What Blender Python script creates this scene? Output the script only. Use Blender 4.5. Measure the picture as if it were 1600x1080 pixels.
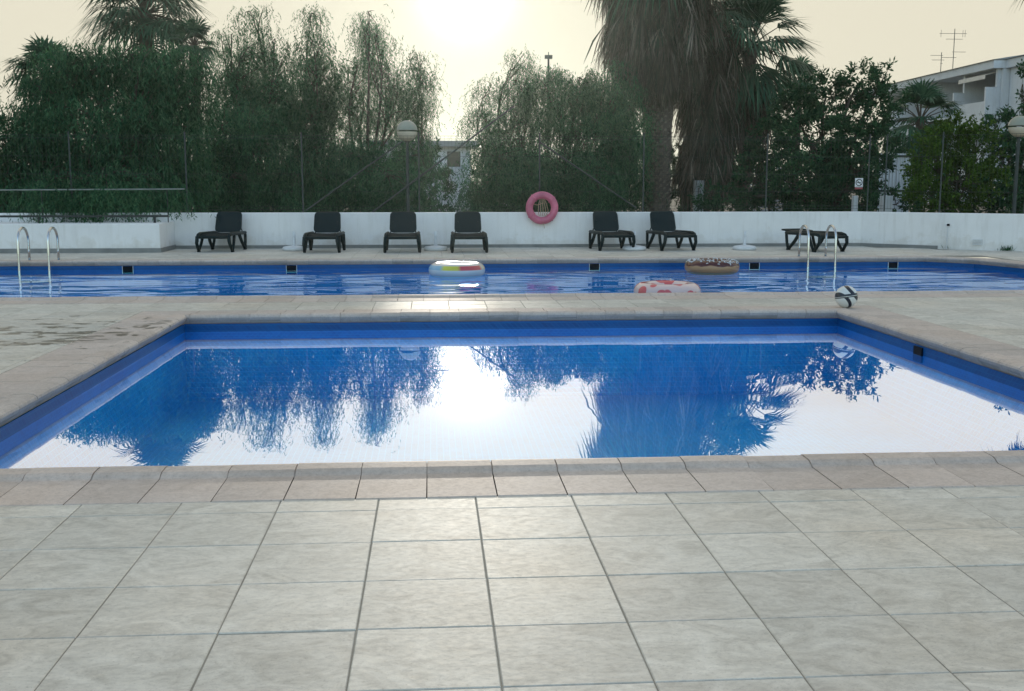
import bpy, math, random
import numpy as np
from mathutils import Vector, Matrix

for o in list(bpy.data.objects):
    bpy.data.objects.remove(o)
scene = bpy.context.scene
COL = scene.collection
R = math.radians

# ------------------------------------------------------------------ camera
CAM_H, F_PX, PITCH, YAW = 1.3, 1725.3, 0.14505, 0.07156
fwd = Vector((math.sin(YAW) * math.cos(PITCH), math.cos(YAW) * math.cos(PITCH), -math.sin(PITCH)))
rgt = Vector((math.cos(YAW), -math.sin(YAW), 0))
upv = rgt.cross(fwd)
cam_d = bpy.data.cameras.new('camera')
cam = bpy.data.objects.new('camera', cam_d)
COL.objects.link(cam)
cam.matrix_world = Matrix(((rgt.x, upv.x, -fwd.x, 0), (rgt.y, upv.y, -fwd.y, 0), (rgt.z, upv.z, -fwd.z, CAM_H), (0, 0, 0, 1)))
cam_d.sensor_fit = 'HORIZONTAL'
cam_d.sensor_width = 36.0
cam_d.lens = 36.0 * F_PX / 1600.0
cam_d.clip_end = 3000
scene.camera = cam


def at(px, py, Y):
    """world point seen at photo pixel (px, py) at distance Y"""
    d = fwd + rgt * ((px - 800) / F_PX) - upv * ((py - 540) / F_PX)
    t = Y / d.y
    return Vector((d.x * t, d.y * t, CAM_H + d.z * t))


# ------------------------------------------------------------------ sky, sun, exposure
HAZE = 0.00045
SUN_EL, SUN_AZ = R(9.6), R(1.8)          # the sun stands low behind the trees
world = bpy.data.worlds.new('World')
scene.world = world
world.use_nodes = True
wn, wl = world.node_tree.nodes, world.node_tree.links
wn.clear()
sky = wn.new('ShaderNodeTexSky')
sky.sky_type = 'NISHITA'
sky.sun_disc = False
sky.sun_elevation = SUN_EL
sky.sun_rotation = SUN_AZ
sky.altitude = 0
sky.air_density = 1.0
sky.dust_density = 2.0
sky.ozone_density = 1.0
bgn = wn.new('ShaderNodeBackground')
bgn.inputs['Strength'].default_value = 0.15
wo = wn.new('ShaderNodeOutputWorld')
# desert dust in the air: the half of the sky round the sun is an even cream, the far half stays clear
geo = wn.new('ShaderNodeTexCoord')
dotn = wn.new('ShaderNodeVectorMath')
dotn.operation = 'DOT_PRODUCT'
dotn.inputs[1].default_value = (math.sin(SUN_AZ) * math.cos(SUN_EL), math.cos(SUN_AZ) * math.cos(SUN_EL), math.sin(SUN_EL))
wl.new(geo.outputs['Generated'], dotn.inputs[0])
dmr = wn.new('ShaderNodeMapRange')
dmr.interpolation_type = 'SMOOTHSTEP'
dmr.inputs['From Min'].default_value, dmr.inputs['From Max'].default_value = -0.05, 0.80
dmr.inputs['To Min'].default_value, dmr.inputs['To Max'].default_value = 0.10, 1.0
wl.new(dotn.outputs['Value'], dmr.inputs['Value'])
hz = wn.new('ShaderNodeMixRGB')
hz.blend_type = 'MIX'
hz.inputs['Color2'].default_value = (1.82, 1.71, 1.37, 1)
wl.new(dmr.outputs['Result'], hz.inputs['Fac'])
wl.new(sky.outputs['Color'], hz.inputs['Color1'])
# bright aureole of the veiled sun
cl = wn.new('ShaderNodeMath')
cl.operation = 'MAXIMUM'
cl.inputs[1].default_value = 0.0
nrm_ = wn.new('ShaderNodeVectorMath')
nrm_.operation = 'NORMALIZE'
wl.new(geo.outputs['Generated'], nrm_.inputs[0])
wl.new(nrm_.outputs['Vector'], dotn.inputs[0])
wl.new(dotn.outputs['Value'], cl.inputs[0])
acc = hz.outputs['Color']
for power, colr in ((2000.0, (2.4, 2.4, 2.3, 1)), (260.0, (0.14, 0.14, 0.12, 1))):
    pw = wn.new('ShaderNodeMath')
    pw.operation = 'POWER'
    pw.inputs[1].default_value = power
    wl.new(cl.outputs[0], pw.inputs[0])
    ml = wn.new('ShaderNodeMixRGB')
    ml.blend_type = 'ADD'
    ml.inputs['Color2'].default_value = colr
    wl.new(pw.outputs[0], ml.inputs['Fac'])
    wl.new(acc, ml.inputs['Color1'])
    acc = ml.outputs['Color']
wl.new(acc, bgn.inputs['Color'])
wl.new(bgn.outputs['Background'], wo.inputs['Surface'])

sd = bpy.data.lights.new('sun', 'SUN')
sun = bpy.data.objects.new('sun', sd)
COL.objects.link(sun)
sd.energy = 0.5
sd.angle = R(1.0)
sd.color = (1.0, 0.90, 0.76)
sdir = Vector((math.sin(SUN_AZ) * math.cos(SUN_EL), math.cos(SUN_AZ) * math.cos(SUN_EL), math.sin(SUN_EL)))
sun.rotation_euler = sdir.to_track_quat('Z', 'Y').to_euler()
sun.location = (0, 60, 40)
scene.view_settings.view_transform = 'Standard'
scene.view_settings.look = 'None'
scene.view_settings.exposure = 1.55
scene.view_settings.gamma = 1.0
scene.view_settings.use_curve_mapping = False
scene.cycles.max_bounces = 6
scene.cycles.diffuse_bounces = 3
scene.cycles.transparent_max_bounces = 12
scene.cycles.volume_bounces = 0
scene.cycles.caustics_reflective = False
scene.cycles.caustics_refractive = False
scene.cycles.sample_clamp_indirect = 6.0


# ------------------------------------------------------------------ materials
def new_mat(name):
    m = bpy.data.materials.new(name)
    m.use_nodes = True
    nt = m.node_tree
    nt.nodes.clear()
    out = nt.nodes.new('ShaderNodeOutputMaterial')
    return m, nt, out


def N(nt, kind, **kw):
    n = nt.nodes.new(kind)
    for k, v in kw.items():
        if k in n.inputs:
            n.inputs[k].default_value = v
        else:
            setattr(n, k, v)
    return n


def ramp(nt, src, stops):
    r = nt.nodes.new('ShaderNodeValToRGB')
    els = r.color_ramp.elements
    while len(els) > 1:
        els.remove(els[-1])
    els[0].position, els[0].color = stops[0][0], (*stops[0][1], 1)
    for p, c in stops[1:]:
        e = els.new(p)
        e.color = (*c, 1)
    nt.links.new(src, r.inputs['Fac'])
    return r.outputs['Color']


def tone(c, k):
    return tuple(max(0, min(1, v * k)) for v in c)


def mat(name, c, rough=0.6, var=0.15, scale=6.0, metal=0.0, bump=0.0, bscale=40.0, spec=0.5, rand=0.0, coat=0.0):
    """plain surface: base colour with soft mottling, fine relief and uneven gloss"""
    m, nt, out = new_mat(name)
    L = nt.links
    b = N(nt, 'ShaderNodeBsdfPrincipled', Metallic=metal)
    b.inputs['Specular IOR Level'].default_value = spec
    b.inputs['Coat Weight'].default_value = coat
    tc = N(nt, 'ShaderNodeTexCoord')
    nz = N(nt, 'ShaderNodeTexNoise', Scale=scale, Detail=6.0, Roughness=0.6)
    L.new(tc.outputs['Object'], nz.inputs['Vector'])
    col = ramp(nt, nz.outputs['Fac'], [(0.3, tone(c, 1 - var)), (0.7, tone(c, 1 + var))])
    if rand:
        oi = N(nt, 'ShaderNodeObjectInfo')
        mr = N(nt, 'ShaderNodeMapRange')
        mr.inputs['To Min'].default_value, mr.inputs['To Max'].default_value = 1 - rand, 1 + rand
        L.new(oi.outputs['Random'], mr.inputs['Value'])
        hs = N(nt, 'ShaderNodeHueSaturation')
        L.new(mr.outputs['Result'], hs.inputs['Value'])
        L.new(col, hs.inputs['Color'])
        col = hs.outputs['Color']
    L.new(col, b.inputs['Base Color'])
    rr = N(nt, 'ShaderNodeMapRange')
    rr.inputs['To Min'].default_value, rr.inputs['To Max'].default_value = max(0.02, rough - 0.08), min(1, rough + 0.08)
    L.new(nz.outputs['Fac'], rr.inputs['Value'])
    L.new(rr.outputs['Result'], b.inputs['Roughness'])
    if bump:
        nb = N(nt, 'ShaderNodeTexNoise', Scale=bscale, Detail=5.0)
        L.new(tc.outputs['Object'], nb.inputs['Vector'])
        bp = N(nt, 'ShaderNodeBump', Strength=bump, Distance=0.01)
        L.new(nb.outputs['Fac'], bp.inputs['Height'])
        L.new(bp.outputs['Normal'], b.inputs['Normal'])
    L.new(b.outputs['BSDF'], out.inputs['Surface'])
    return m


def leaf_mat(name, cols, transl=0.3, rough=0.55, stretch=(1, 1, 1), nscale=0.9, contrast=0.35):
    """each leaf takes its own tone; thin leaves let some light through"""
    m, nt, out = new_mat(name)
    L = nt.links
    g = N(nt, 'ShaderNodeNewGeometry')
    n = len(cols)
    col = ramp(nt, g.outputs['Random Per Island'], [(i / max(1, n - 1), c) for i, c in enumerate(cols)])
    nz = N(nt, 'ShaderNodeTexNoise', Scale=nscale, Detail=3.0)
    mpp = N(nt, 'ShaderNodeMapping')
    mpp.inputs['Scale'].default_value = stretch
    L.new(g.outputs['Position'], mpp.inputs['Vector'])
    L.new(mpp.outputs['Vector'], nz.inputs['Vector'])
    mr = N(nt, 'ShaderNodeMapRange')
    mr.inputs['From Min'].default_value, mr.inputs['From Max'].default_value = 0.3, 0.7
    mr.inputs['To Min'].default_value, mr.inputs['To Max'].default_value = 1 - contrast, 1 + contrast
    L.new(nz.outputs['Fac'], mr.inputs['Value'])
    hs = N(nt, 'ShaderNodeHueSaturation')
    L.new(mr.outputs['Result'], hs.inputs['Value'])
    L.new(col, hs.inputs['Color'])
    b = N(nt, 'ShaderNodeBsdfPrincipled', Roughness=rough)
    b.inputs['Specular IOR Level'].default_value = 0.08
    t = N(nt, 'ShaderNodeBsdfTranslucent')
    L.new(hs.outputs['Color'], b.inputs['Base Color'])
    L.new(hs.outputs['Color'], t.inputs['Color'])
    mx = N(nt, 'ShaderNodeMixShader', Fac=transl)
    L.new(b.outputs['BSDF'], mx.inputs[1])
    L.new(t.outputs['BSDF'], mx.inputs[2])
    L.new(mx.outputs['Shader'], out.inputs['Surface'])
    return m


def stone_mat(name, ca, cb, cc, wet=False, stretch=(1.0, 1.5, 1.0), rough=0.58, gscale=5.0):
    """honed outdoor stoneware: streaky mottling that runs one way, per-piece tone, scuffs and stains"""
    m, nt, out = new_mat(name)
    L = nt.links
    g = N(nt, 'ShaderNodeNewGeometry')
    oi = N(nt, 'ShaderNodeObjectInfo')
    mp = N(nt, 'ShaderNodeMapping')
    mp.inputs['Scale'].default_value = stretch
    L.new(g.outputs['Position'], mp.inputs['Vector'])
    off = N(nt, 'ShaderNodeVectorMath', operation='ADD')       # every tile is cut from another place
    cmb = N(nt, 'ShaderNodeCombineXYZ')
    rs = N(nt, 'ShaderNodeMath', operation='MULTIPLY')
    rs.inputs[1].default_value = 37.0
    ad = N(nt, 'ShaderNodeMath', operation='ADD')
    L.new(oi.outputs['Random'], ad.inputs[0])
    L.new(g.outputs['Random Per Island'], ad.inputs[1])
    L.new(ad.outputs[0], rs.inputs[0])
    L.new(rs.outputs[0], cmb.inputs['X'])
    L.new(rs.outputs[0], cmb.inputs['Z'])
    L.new(mp.outputs['Vector'], off.inputs[0])
    L.new(cmb.outputs['Vector'], off.inputs[1])
    n1 = N(nt, 'ShaderNodeTexNoise', Scale=gscale, Detail=9.0, Roughness=0.72, Distortion=1.6)
    L.new(off.outputs['Vector'], n1.inputs['Vector'])
    n2 = N(nt, 'ShaderNodeTexNoise', Scale=gscale * 7, Detail=6.0, Roughness=0.7)
    L.new(off.outputs['Vector'], n2.inputs['Vector'])
    n3 = N(nt, 'ShaderNodeTexNoise', Scale=0.8, Detail=4.0)
    L.new(g.outputs['Position'], n3.inputs['Vector'])
    c1 = ramp(nt, n1.outputs['Fac'], [(0.28, ca), (0.5, cb), (0.74, cc)])
    c2 = ramp(nt, n2.outputs['Fac'], [(0.25, (0.78, 0.78, 0.79)), (0.55, (1, 1, 1)), (0.75, (1.0, 0.98, 0.95))])
    mm = N(nt, 'ShaderNodeMixRGB', blend_type='MULTIPLY', Fac=1.0)
    L.new(c1, mm.inputs['Color1'])
    L.new(c2, mm.inputs['Color2'])
    n5 = N(nt, 'ShaderNodeTexNoise', Scale=95.0, Detail=3.0, Roughness=0.6)
    L.new(g.outputs['Position'], n5.inputs['Vector'])
    pit = ramp(nt, n5.outputs['Fac'], [(0.30, (0.70, 0.69, 0.67)), (0.40, (1, 1, 1)), (0.66, (1, 1, 1)), (0.74, (1.14, 1.13, 1.10))])
    m5 = N(nt, 'ShaderNodeMixRGB', blend_type='MULTIPLY', Fac=0.75)
    L.new(mm.outputs['Color'], m5.inputs['Color1'])
    L.new(pit, m5.inputs['Color2'])
    mm = m5
    c3 = ramp(nt, n3.outputs['Fac'], [(0.3, (0.92, 0.94, 0.95)), (0.5, (1, 1, 1)), (0.72, (1.0, 0.94, 0.88))])
    m3 = N(nt, 'ShaderNodeMixRGB', blend_type='MULTIPLY', Fac=1.0)
    L.new(mm.outputs['Color'], m3.inputs['Color1'])
    L.new(c3, m3.inputs['Color2'])
    hs = N(nt, 'ShaderNodeHueSaturation')
    fr = N(nt, 'ShaderNodeMath', operation='FRACT')
    L.new(rs.outputs[0], fr.inputs[0])
    mr = N(nt, 'ShaderNodeMapRange')
    mr.inputs['To Min'].default_value, mr.inputs['To Max'].default_value = 0.90, 1.09
    L.new(fr.outputs[0], mr.inputs['Value'])
    L.new(mr.outputs['Result'], hs.inputs['Value'])
    L.new(m3.outputs['Color'], hs.inputs['Color'])
    col = hs.outputs['Color']
    b = N(nt, 'ShaderNodeBsdfPrincipled', Roughness=rough)
    b.inputs['Specular IOR Level'].default_value = 0.35
    rg = N(nt, 'ShaderNodeMapRange')
    rg.inputs['To Min'].default_value, rg.inputs['To Max'].default_value = rough + 0.12, rough - 0.12
    L.new(n2.outputs['Fac'], rg.inputs['Value'])
    rout = rg.outputs['Result']
    bp = N(nt, 'ShaderNodeBump', Strength=0.12, Distance=0.006)
    L.new(n2.outputs['Fac'], bp.inputs['Height'])
    nrm = bp.outputs['Normal']
    if wet:
        # splashed water drying by the paddling pool: patches of wet stone with a shape of their own
        wm = N(nt, 'ShaderNodeMapping')
        wm.inputs['Scale'].default_value = (1.0, 1.7, 1.0)
        L.new(g.outputs['Position'], wm.inputs['Vector'])
        w1 = N(nt, 'ShaderNodeTexNoise', Scale=3.4, Detail=5.0, Roughness=0.62, Distortion=0.8)
        L.new(wm.outputs['Vector'], w1.inputs['Vector'])
        ds = N(nt, 'ShaderNodeVectorMath', operation='DISTANCE')
        ds.inputs[1].default_value = (-3.3, 9.9, 0)
        L.new(g.outputs['Position'], ds.inputs[0])
        dm = N(nt, 'ShaderNodeMapRange')
        dm.inputs['From Min'].default_value, dm.inputs['From Max'].default_value = 0.6, 2.9
        dm.inputs['To Min'].default_value, dm.inputs['To Max'].default_value = 0.12, -0.22
        L.new(ds.outputs['Value'], dm.inputs['Value'])
        sm = N(nt, 'ShaderNodeMath', operation='ADD')
        L.new(w1.outputs['Fac'], sm.inputs[0])
        L.new(dm.outputs['Result'], sm.inputs[1])
        wr = ramp(nt, sm.outputs[0], [(0.655, (0, 0, 0)), (0.67, (1, 1, 1))])
        wc = N(nt, 'ShaderNodeMixRGB', blend_type='MULTIPLY')
        L.new(wr, wc.inputs['Fac'])
        L.new(col, wc.inputs['Color1'])
        wc.inputs['Color2'].default_value = (0.26, 0.25, 0.24, 1)
        col = wc.outputs['Color']
        wrm = N(nt, 'ShaderNodeMixRGB')
        L.new(wr, wrm.inputs['Fac'])
        L.new(rout, wrm.inputs['Color1'])
        wrm.inputs['Color2'].default_value = (0.30, 0.30, 0.30, 1)
        rout = wrm.outputs['Color']
    L.new(col, b.inputs['Base Color'])
    L.new(rout, b.inputs['Roughness'])
    L.new(nrm, b.inputs['Normal'])
    L.new(b.outputs['BSDF'], out.inputs['Surface'])
    return m


def water_mat(name, bscale, bstr, mirror, detail=3.0, dist=0.05, stretch=(1, 1, 1), tint=(0.62, 0.92, 0.97)):
    """clear water: mirror that grows towards grazing view, the blue basin seen through it"""
    m, nt, out = new_mat(name)
    L = nt.links
    g = N(nt, 'ShaderNodeNewGeometry')
    mp = N(nt, 'ShaderNodeMapping')
    mp.inputs['Scale'].default_value = stretch
    L.new(g.outputs['Position'], mp.inputs['Vector'])
    nz = N(nt, 'ShaderNodeTexNoise', Scale=bscale, Detail=detail, Roughness=0.5, Distortion=0.4)
    L.new(mp.outputs['Vector'], nz.inputs['Vector'])
    bp = N(nt, 'ShaderNodeBump', Strength=bstr, Distance=dist)
    L.new(nz.outputs['Fac'], bp.inputs['Height'])
    lw = N(nt, 'ShaderNodeLayerWeight', Blend=0.5)      # facing: 0 straight down, 1 at grazing
    mr = N(nt, 'ShaderNodeMapRange')
    mr.inputs['From Min'].default_value, mr.inputs['From Max'].default_value = 0.35, 0.80
    mr.inputs['To Min'].default_value, mr.inputs['To Max'].default_value = 0.04, mirror
    L.new(lw.outputs['Facing'], mr.inputs['Value'])
    gl = N(nt, 'ShaderNodeBsdfGlossy', Roughness=0.0)
    L.new(bp.outputs['Normal'], gl.inputs['Normal'])
    L.new(mr.outputs['Result'], gl.inputs['Color'])
    tr = N(nt, 'ShaderNodeBsdfTransparent')
    tr.inputs['Color'].default_value = (*tint, 1)
    ad = N(nt, 'ShaderNodeAddShader')
    L.new(gl.outputs['BSDF'], ad.inputs[0])
    L.new(tr.outputs['BSDF'], ad.inputs[1])
    L.new(ad.outputs['Shader'], out.inputs['Surface'])
    return m


def mosaic_mat(name, c1=(0.0002, 0.20, 0.50), c2=(0.0004, 0.24, 0.58), cm=(0.005, 0.33, 0.68)):
    """pool lining of small blue glass mosaic (pieces of 25 mm, too small to tell apart)"""
    m, nt, out = new_mat(name)
    L = nt.links
    g = N(nt, 'ShaderNodeNewGeometry')
    sx = N(nt, 'ShaderNodeSeparateXYZ')
    L.new(g.outputs['Position'], sx.inputs['Vector'])
    ax = N(nt, 'ShaderNodeMath', operation='ADD')
    ay = N(nt, 'ShaderNodeMath', operation='ADD')
    L.new(sx.outputs['X'], ax.inputs[0])
    L.new(sx.outputs['Z'], ax.inputs[1])
    L.new(sx.outputs['Y'], ay.inputs[0])
    L.new(sx.outputs['Z'], ay.inputs[1])
    cb = N(nt, 'ShaderNodeCombineXYZ')
    L.new(ax.outputs[0], cb.inputs['X'])
    L.new(ay.outputs[0], cb.inputs['Y'])
    br = N(nt, 'ShaderNodeTexBrick', Scale=1.0)
    br.offset = 0.0
    br.inputs['Brick Width'].default_value = 0.052
    br.inputs['Row Height'].default_value = 0.052
    br.inputs['Mortar Size'].default_value = 0.0035
    br.inputs['Mortar Smooth'].default_value = 0.3
    br.inputs['Color1'].default_value = (*c1, 1)
    br.inputs['Color2'].default_value = (*c2, 1)
    br.inputs['Mortar'].default_value = (*cm, 1)
    L.new(cb.outputs['Vector'], br.inputs['Vector'])
    nz = N(nt, 'ShaderNodeTexNoise', Scale=1.4, Detail=4.0)
    L.new(g.outputs['Position'], nz.inputs['Vector'])
    k = ramp(nt, nz.outputs['Fac'], [(0.3, (0.85, 0.85, 0.9)), (0.7, (1.1, 1.1, 1.05))])
    mx = N(nt, 'ShaderNodeMixRGB', blend_type='MULTIPLY', Fac=1.0)
    L.new(br.outputs['Color'], mx.inputs['Color1'])
    L.new(k, mx.inputs['Color2'])
    b = N(nt, 'ShaderNodeBsdfPrincipled', Roughness=0.3)
    b.inputs['Specular IOR Level'].default_value = 0.2
    L.new(mx.outputs['Color'], b.inputs['Base Color'])
    L.new(b.outputs['BSDF'], out.inputs['Surface'])
    return m


def plaster_mat(name, c=(0.80, 0.795, 0.79)):
    m, nt, out = new_mat(name)
    L = nt.links
    g = N(nt, 'ShaderNodeNewGeometry')
    n1 = N(nt, 'ShaderNodeTexNoise', Scale=0.9, Detail=6.0, Roughness=0.65)
    L.new(g.outputs['Position'], n1.inputs['Vector'])
    mp = N(nt, 'ShaderNodeMapping')
    mp.inputs['Scale'].default_value = (5.0, 5.0, 0.5)          # runs of rain down the render coat
    L.new(g.outputs['Position'], mp.inputs['Vector'])
    n2 = N(nt, 'ShaderNodeTexNoise', Scale=2.2, Detail=5.0, Roughness=0.6)
    L.new(mp.outputs['Vector'], n2.inputs['Vector'])
    n3 = N(nt, 'ShaderNodeTexNoise', Scale=60.0, Detail=3.0)
    L.new(g.outputs['Position'], n3.inputs['Vector'])
    c1 = ramp(nt, n1.outputs['Fac'], [(0.3, tone(c, 0.9)), (0.55, c), (0.75, tone(c, 1.05))])
    c2 = ramp(nt, n2.outputs['Fac'], [(0.25, (0.86, 0.85, 0.83)), (0.5, (1, 1, 1))])
    mx = N(nt, 'ShaderNodeMixRGB', blend_type='MULTIPLY', Fac=0.8)
    L.new(c1, mx.inputs['Color1'])
    L.new(c2, mx.inputs['Color2'])
    sz = N(nt, 'ShaderNodeSeparateXYZ')
    L.new(g.outputs['Position'], sz.inputs['Vector'])
    n4 = N(nt, 'ShaderNodeTexNoise', Scale=3.2, Detail=7.0, Roughness=0.7)
    L.new(g.outputs['Position'], n4.inputs['Vector'])
    hgt = N(nt, 'ShaderNodeMapRange')
    hgt.inputs['From Min'].default_value, hgt.inputs['From Max'].default_value = 0.05, 0.42
    hgt.inputs['To Min'].default_value, hgt.inputs['To Max'].default_value = 0.16, -0.10
    L.new(sz.outputs['Z'], hgt.inputs['Value'])
    sp_ = N(nt, 'ShaderNodeMath', operation='ADD')
    L.new(n4.outputs['Fac'], sp_.inputs[0])
    L.new(hgt.outputs['Result'], sp_.inputs[1])
    dirt = ramp(nt, sp_.outputs[0], [(0.56, (1, 1, 1)), (0.62, (0.86, 0.83, 0.78)), (0.75, (0.72, 0.68, 0.62))])
    m4 = N(nt, 'ShaderNodeMixRGB', blend_type='MULTIPLY', Fac=0.45)
    L.new(mx.outputs['Color'], m4.inputs['Color1'])
    L.new(dirt, m4.inputs['Color2'])
    mx = m4
    b = N(nt, 'ShaderNodeBsdfPrincipled', Roughness=0.85)
    L.new(mx.outputs['Color'], b.inputs['Base Color'])
    bp = N(nt, 'ShaderNodeBump', Strength=0.3, Distance=0.005)
    L.new(n3.outputs['Fac'], bp.inputs['Height'])
    L.new(bp.outputs['Normal'], b.inputs['Normal'])
    L.new(b.outputs['BSDF'], out.inputs['Surface'])
    return m


M = {}
M['tile'] = stone_mat('deck_tile', (0.43, 0.40, 0.345), (0.60, 0.565, 0.495), (0.75, 0.71, 0.63), wet=True)
M['coping'] = stone_mat('coping_stone', (0.46, 0.385, 0.335), (0.56, 0.475, 0.42), (0.64, 0.55, 0.49), wet=True, stretch=(1.4, 1.4, 1.0), rough=0.65, gscale=6.0)
M['grout'] = mat('grout', (0.27, 0.25, 0.21), 0.9, 0.25, 3.0)
M['mortar'] = mat('joint_mortar', (0.42, 0.36, 0.31), 0.9, 0.2, 5.0)
M['mosaic'] = mosaic_mat('pool_mosaic')
M['band'] = mosaic_mat('shaded_mosaic', (0.0003, 0.066, 0.24), (0.0005, 0.085, 0.29), (0.004, 0.115, 0.32))  # mosaic darkened: shade on the walls above water is in the colour
M['water_small'] = water_mat('still_water', 1.6, 0.012, 0.88, 2.0)
M['water_big'] = water_mat('rippled_water', 1.25, 0.9, 0.62, 2.0, stretch=(0.45, 1.0, 1.0), tint=(0.25, 0.74, 0.80))
M['plaster'] = plaster_mat('white_plaster')
M['skirting'] = mat('skirting_tile', (0.20, 0.205, 0.20), 0.6, 0.2, 3.0)
M['earth'] = mat('earth', (0.09, 0.075, 0.055), 0.95, 0.3, 0.6)
M['resin'] = mat('dark_green_resin', (0.006, 0.016, 0.018), 0.5, 0.2, 8.0, spec=0.18)
M['sling'] = mat('dark_woven_sling', (0.007, 0.014, 0.017), 0.7, 0.2, 30.0, bump=0.3, bscale=220, spec=0.12)
M['steel'] = mat('brushed_steel', (0.55, 0.57, 0.58), 0.22, 0.08, 10.0, metal=1.0)
M['galv'] = mat('galvanised_steel', (0.055, 0.065, 0.062), 0.7, 0.2, 6.0, spec=0.3)
M['wire'] = mat('fence_wire', (0.05, 0.06, 0.055), 0.8, 0.2, 4.0, spec=0.2)
M['wood_rail'] = mat('weathered_rail', (0.20, 0.22, 0.20), 0.7, 0.2, 5.0)
M['dark_rail'] = mat('dark_painted_rail', (0.012, 0.016, 0.016), 0.5, 0.2, 5.0)
M['white_plastic'] = mat('white_plastic', (0.62, 0.64, 0.66), 0.4, 0.08, 5.0)
M['black'] = mat('black_plastic', (0.004, 0.006, 0.010), 0.6, 0.2, 5.0, spec=0.1)
M['buoy'] = mat('faded_pink_plastic', (0.52, 0.13, 0.21), 0.45, 0.25, 5.0)
M['rope'] = mat('rope', (0.40, 0.30, 0.20), 0.8, 0.2, 30.0)
M['globe'] = mat('frosted_globe', (0.62, 0.55, 0.44), 0.25, 0.06, 5.0)
M['globe_cap'] = mat('globe_cap', (0.30, 0.31, 0.25), 0.5, 0.1, 5.0)
M['bwall'] = plaster_mat('house_render', (0.62, 0.65, 0.68))
M['bshade'] = mat('shaded_render', (0.42, 0.44, 0.45), 0.85, 0.1, 0.6)  # house wall darkened, shade of the balcony recess put into the colour
M['roof'] = mat('grey_roof', (0.24, 0.25, 0.26), 0.8, 0.15, 1.2)
M['awning'] = mat('awning_cloth', (0.60, 0.56, 0.50), 0.8, 0.1, 3.0)
M['glass'] = mat('window_glass', (0.02, 0.026, 0.03), 0.08, 0.1, 2.0)
M['bark'] = mat('bark', (0.06, 0.048, 0.036), 0.9, 0.35, 9.0, bump=0.8, bscale=18)
M['palm_bark'] = mat('palm_trunk', (0.10, 0.078, 0.060), 0.9, 0.35, 7.0, bump=0.6, bscale=24)
M['stub'] = mat('leaf_stub', (0.20, 0.165, 0.135), 0.85, 0.3, 9.0, rand=0.25)
PEP = [(0.022, 0.078, 0.042), (0.040, 0.120, 0.060), (0.065, 0.170, 0.080), (0.11, 0.22, 0.105)]
M['pepper'] = leaf_mat('pepper_leaf', PEP, 0.42)
M['pepper_dark'] = leaf_mat('pepper_leaf_dark', [tone(c, 0.85) for c in PEP], 0.35)
M['broad'] = leaf_mat('dark_leaf', [(0.014, 0.054, 0.028), (0.030, 0.088, 0.040), (0.060, 0.130, 0.054)], 0.3)
M['fresh'] = leaf_mat('fresh_leaf', [(0.030, 0.070, 0.012), (0.055, 0.11, 0.018), (0.09, 0.15, 0.026)], 0.4)
M['palm'] = leaf_mat('palm_leaf', [(0.028, 0.080, 0.048), (0.046, 0.115, 0.066), (0.08, 0.16, 0.09)], 0.2, 0.45)
M['dry'] = leaf_mat('dry_palm_leaf', [(0.024, 0.050, 0.032), (0.04, 0.060, 0.038), (0.065, 0.050, 0.038), (0.10, 0.076, 0.058), (0.15, 0.118, 0.094), (0.26, 0.22, 0.185)], 0.10, 0.8, (1, 1, .12), 2.6, .6)


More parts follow.
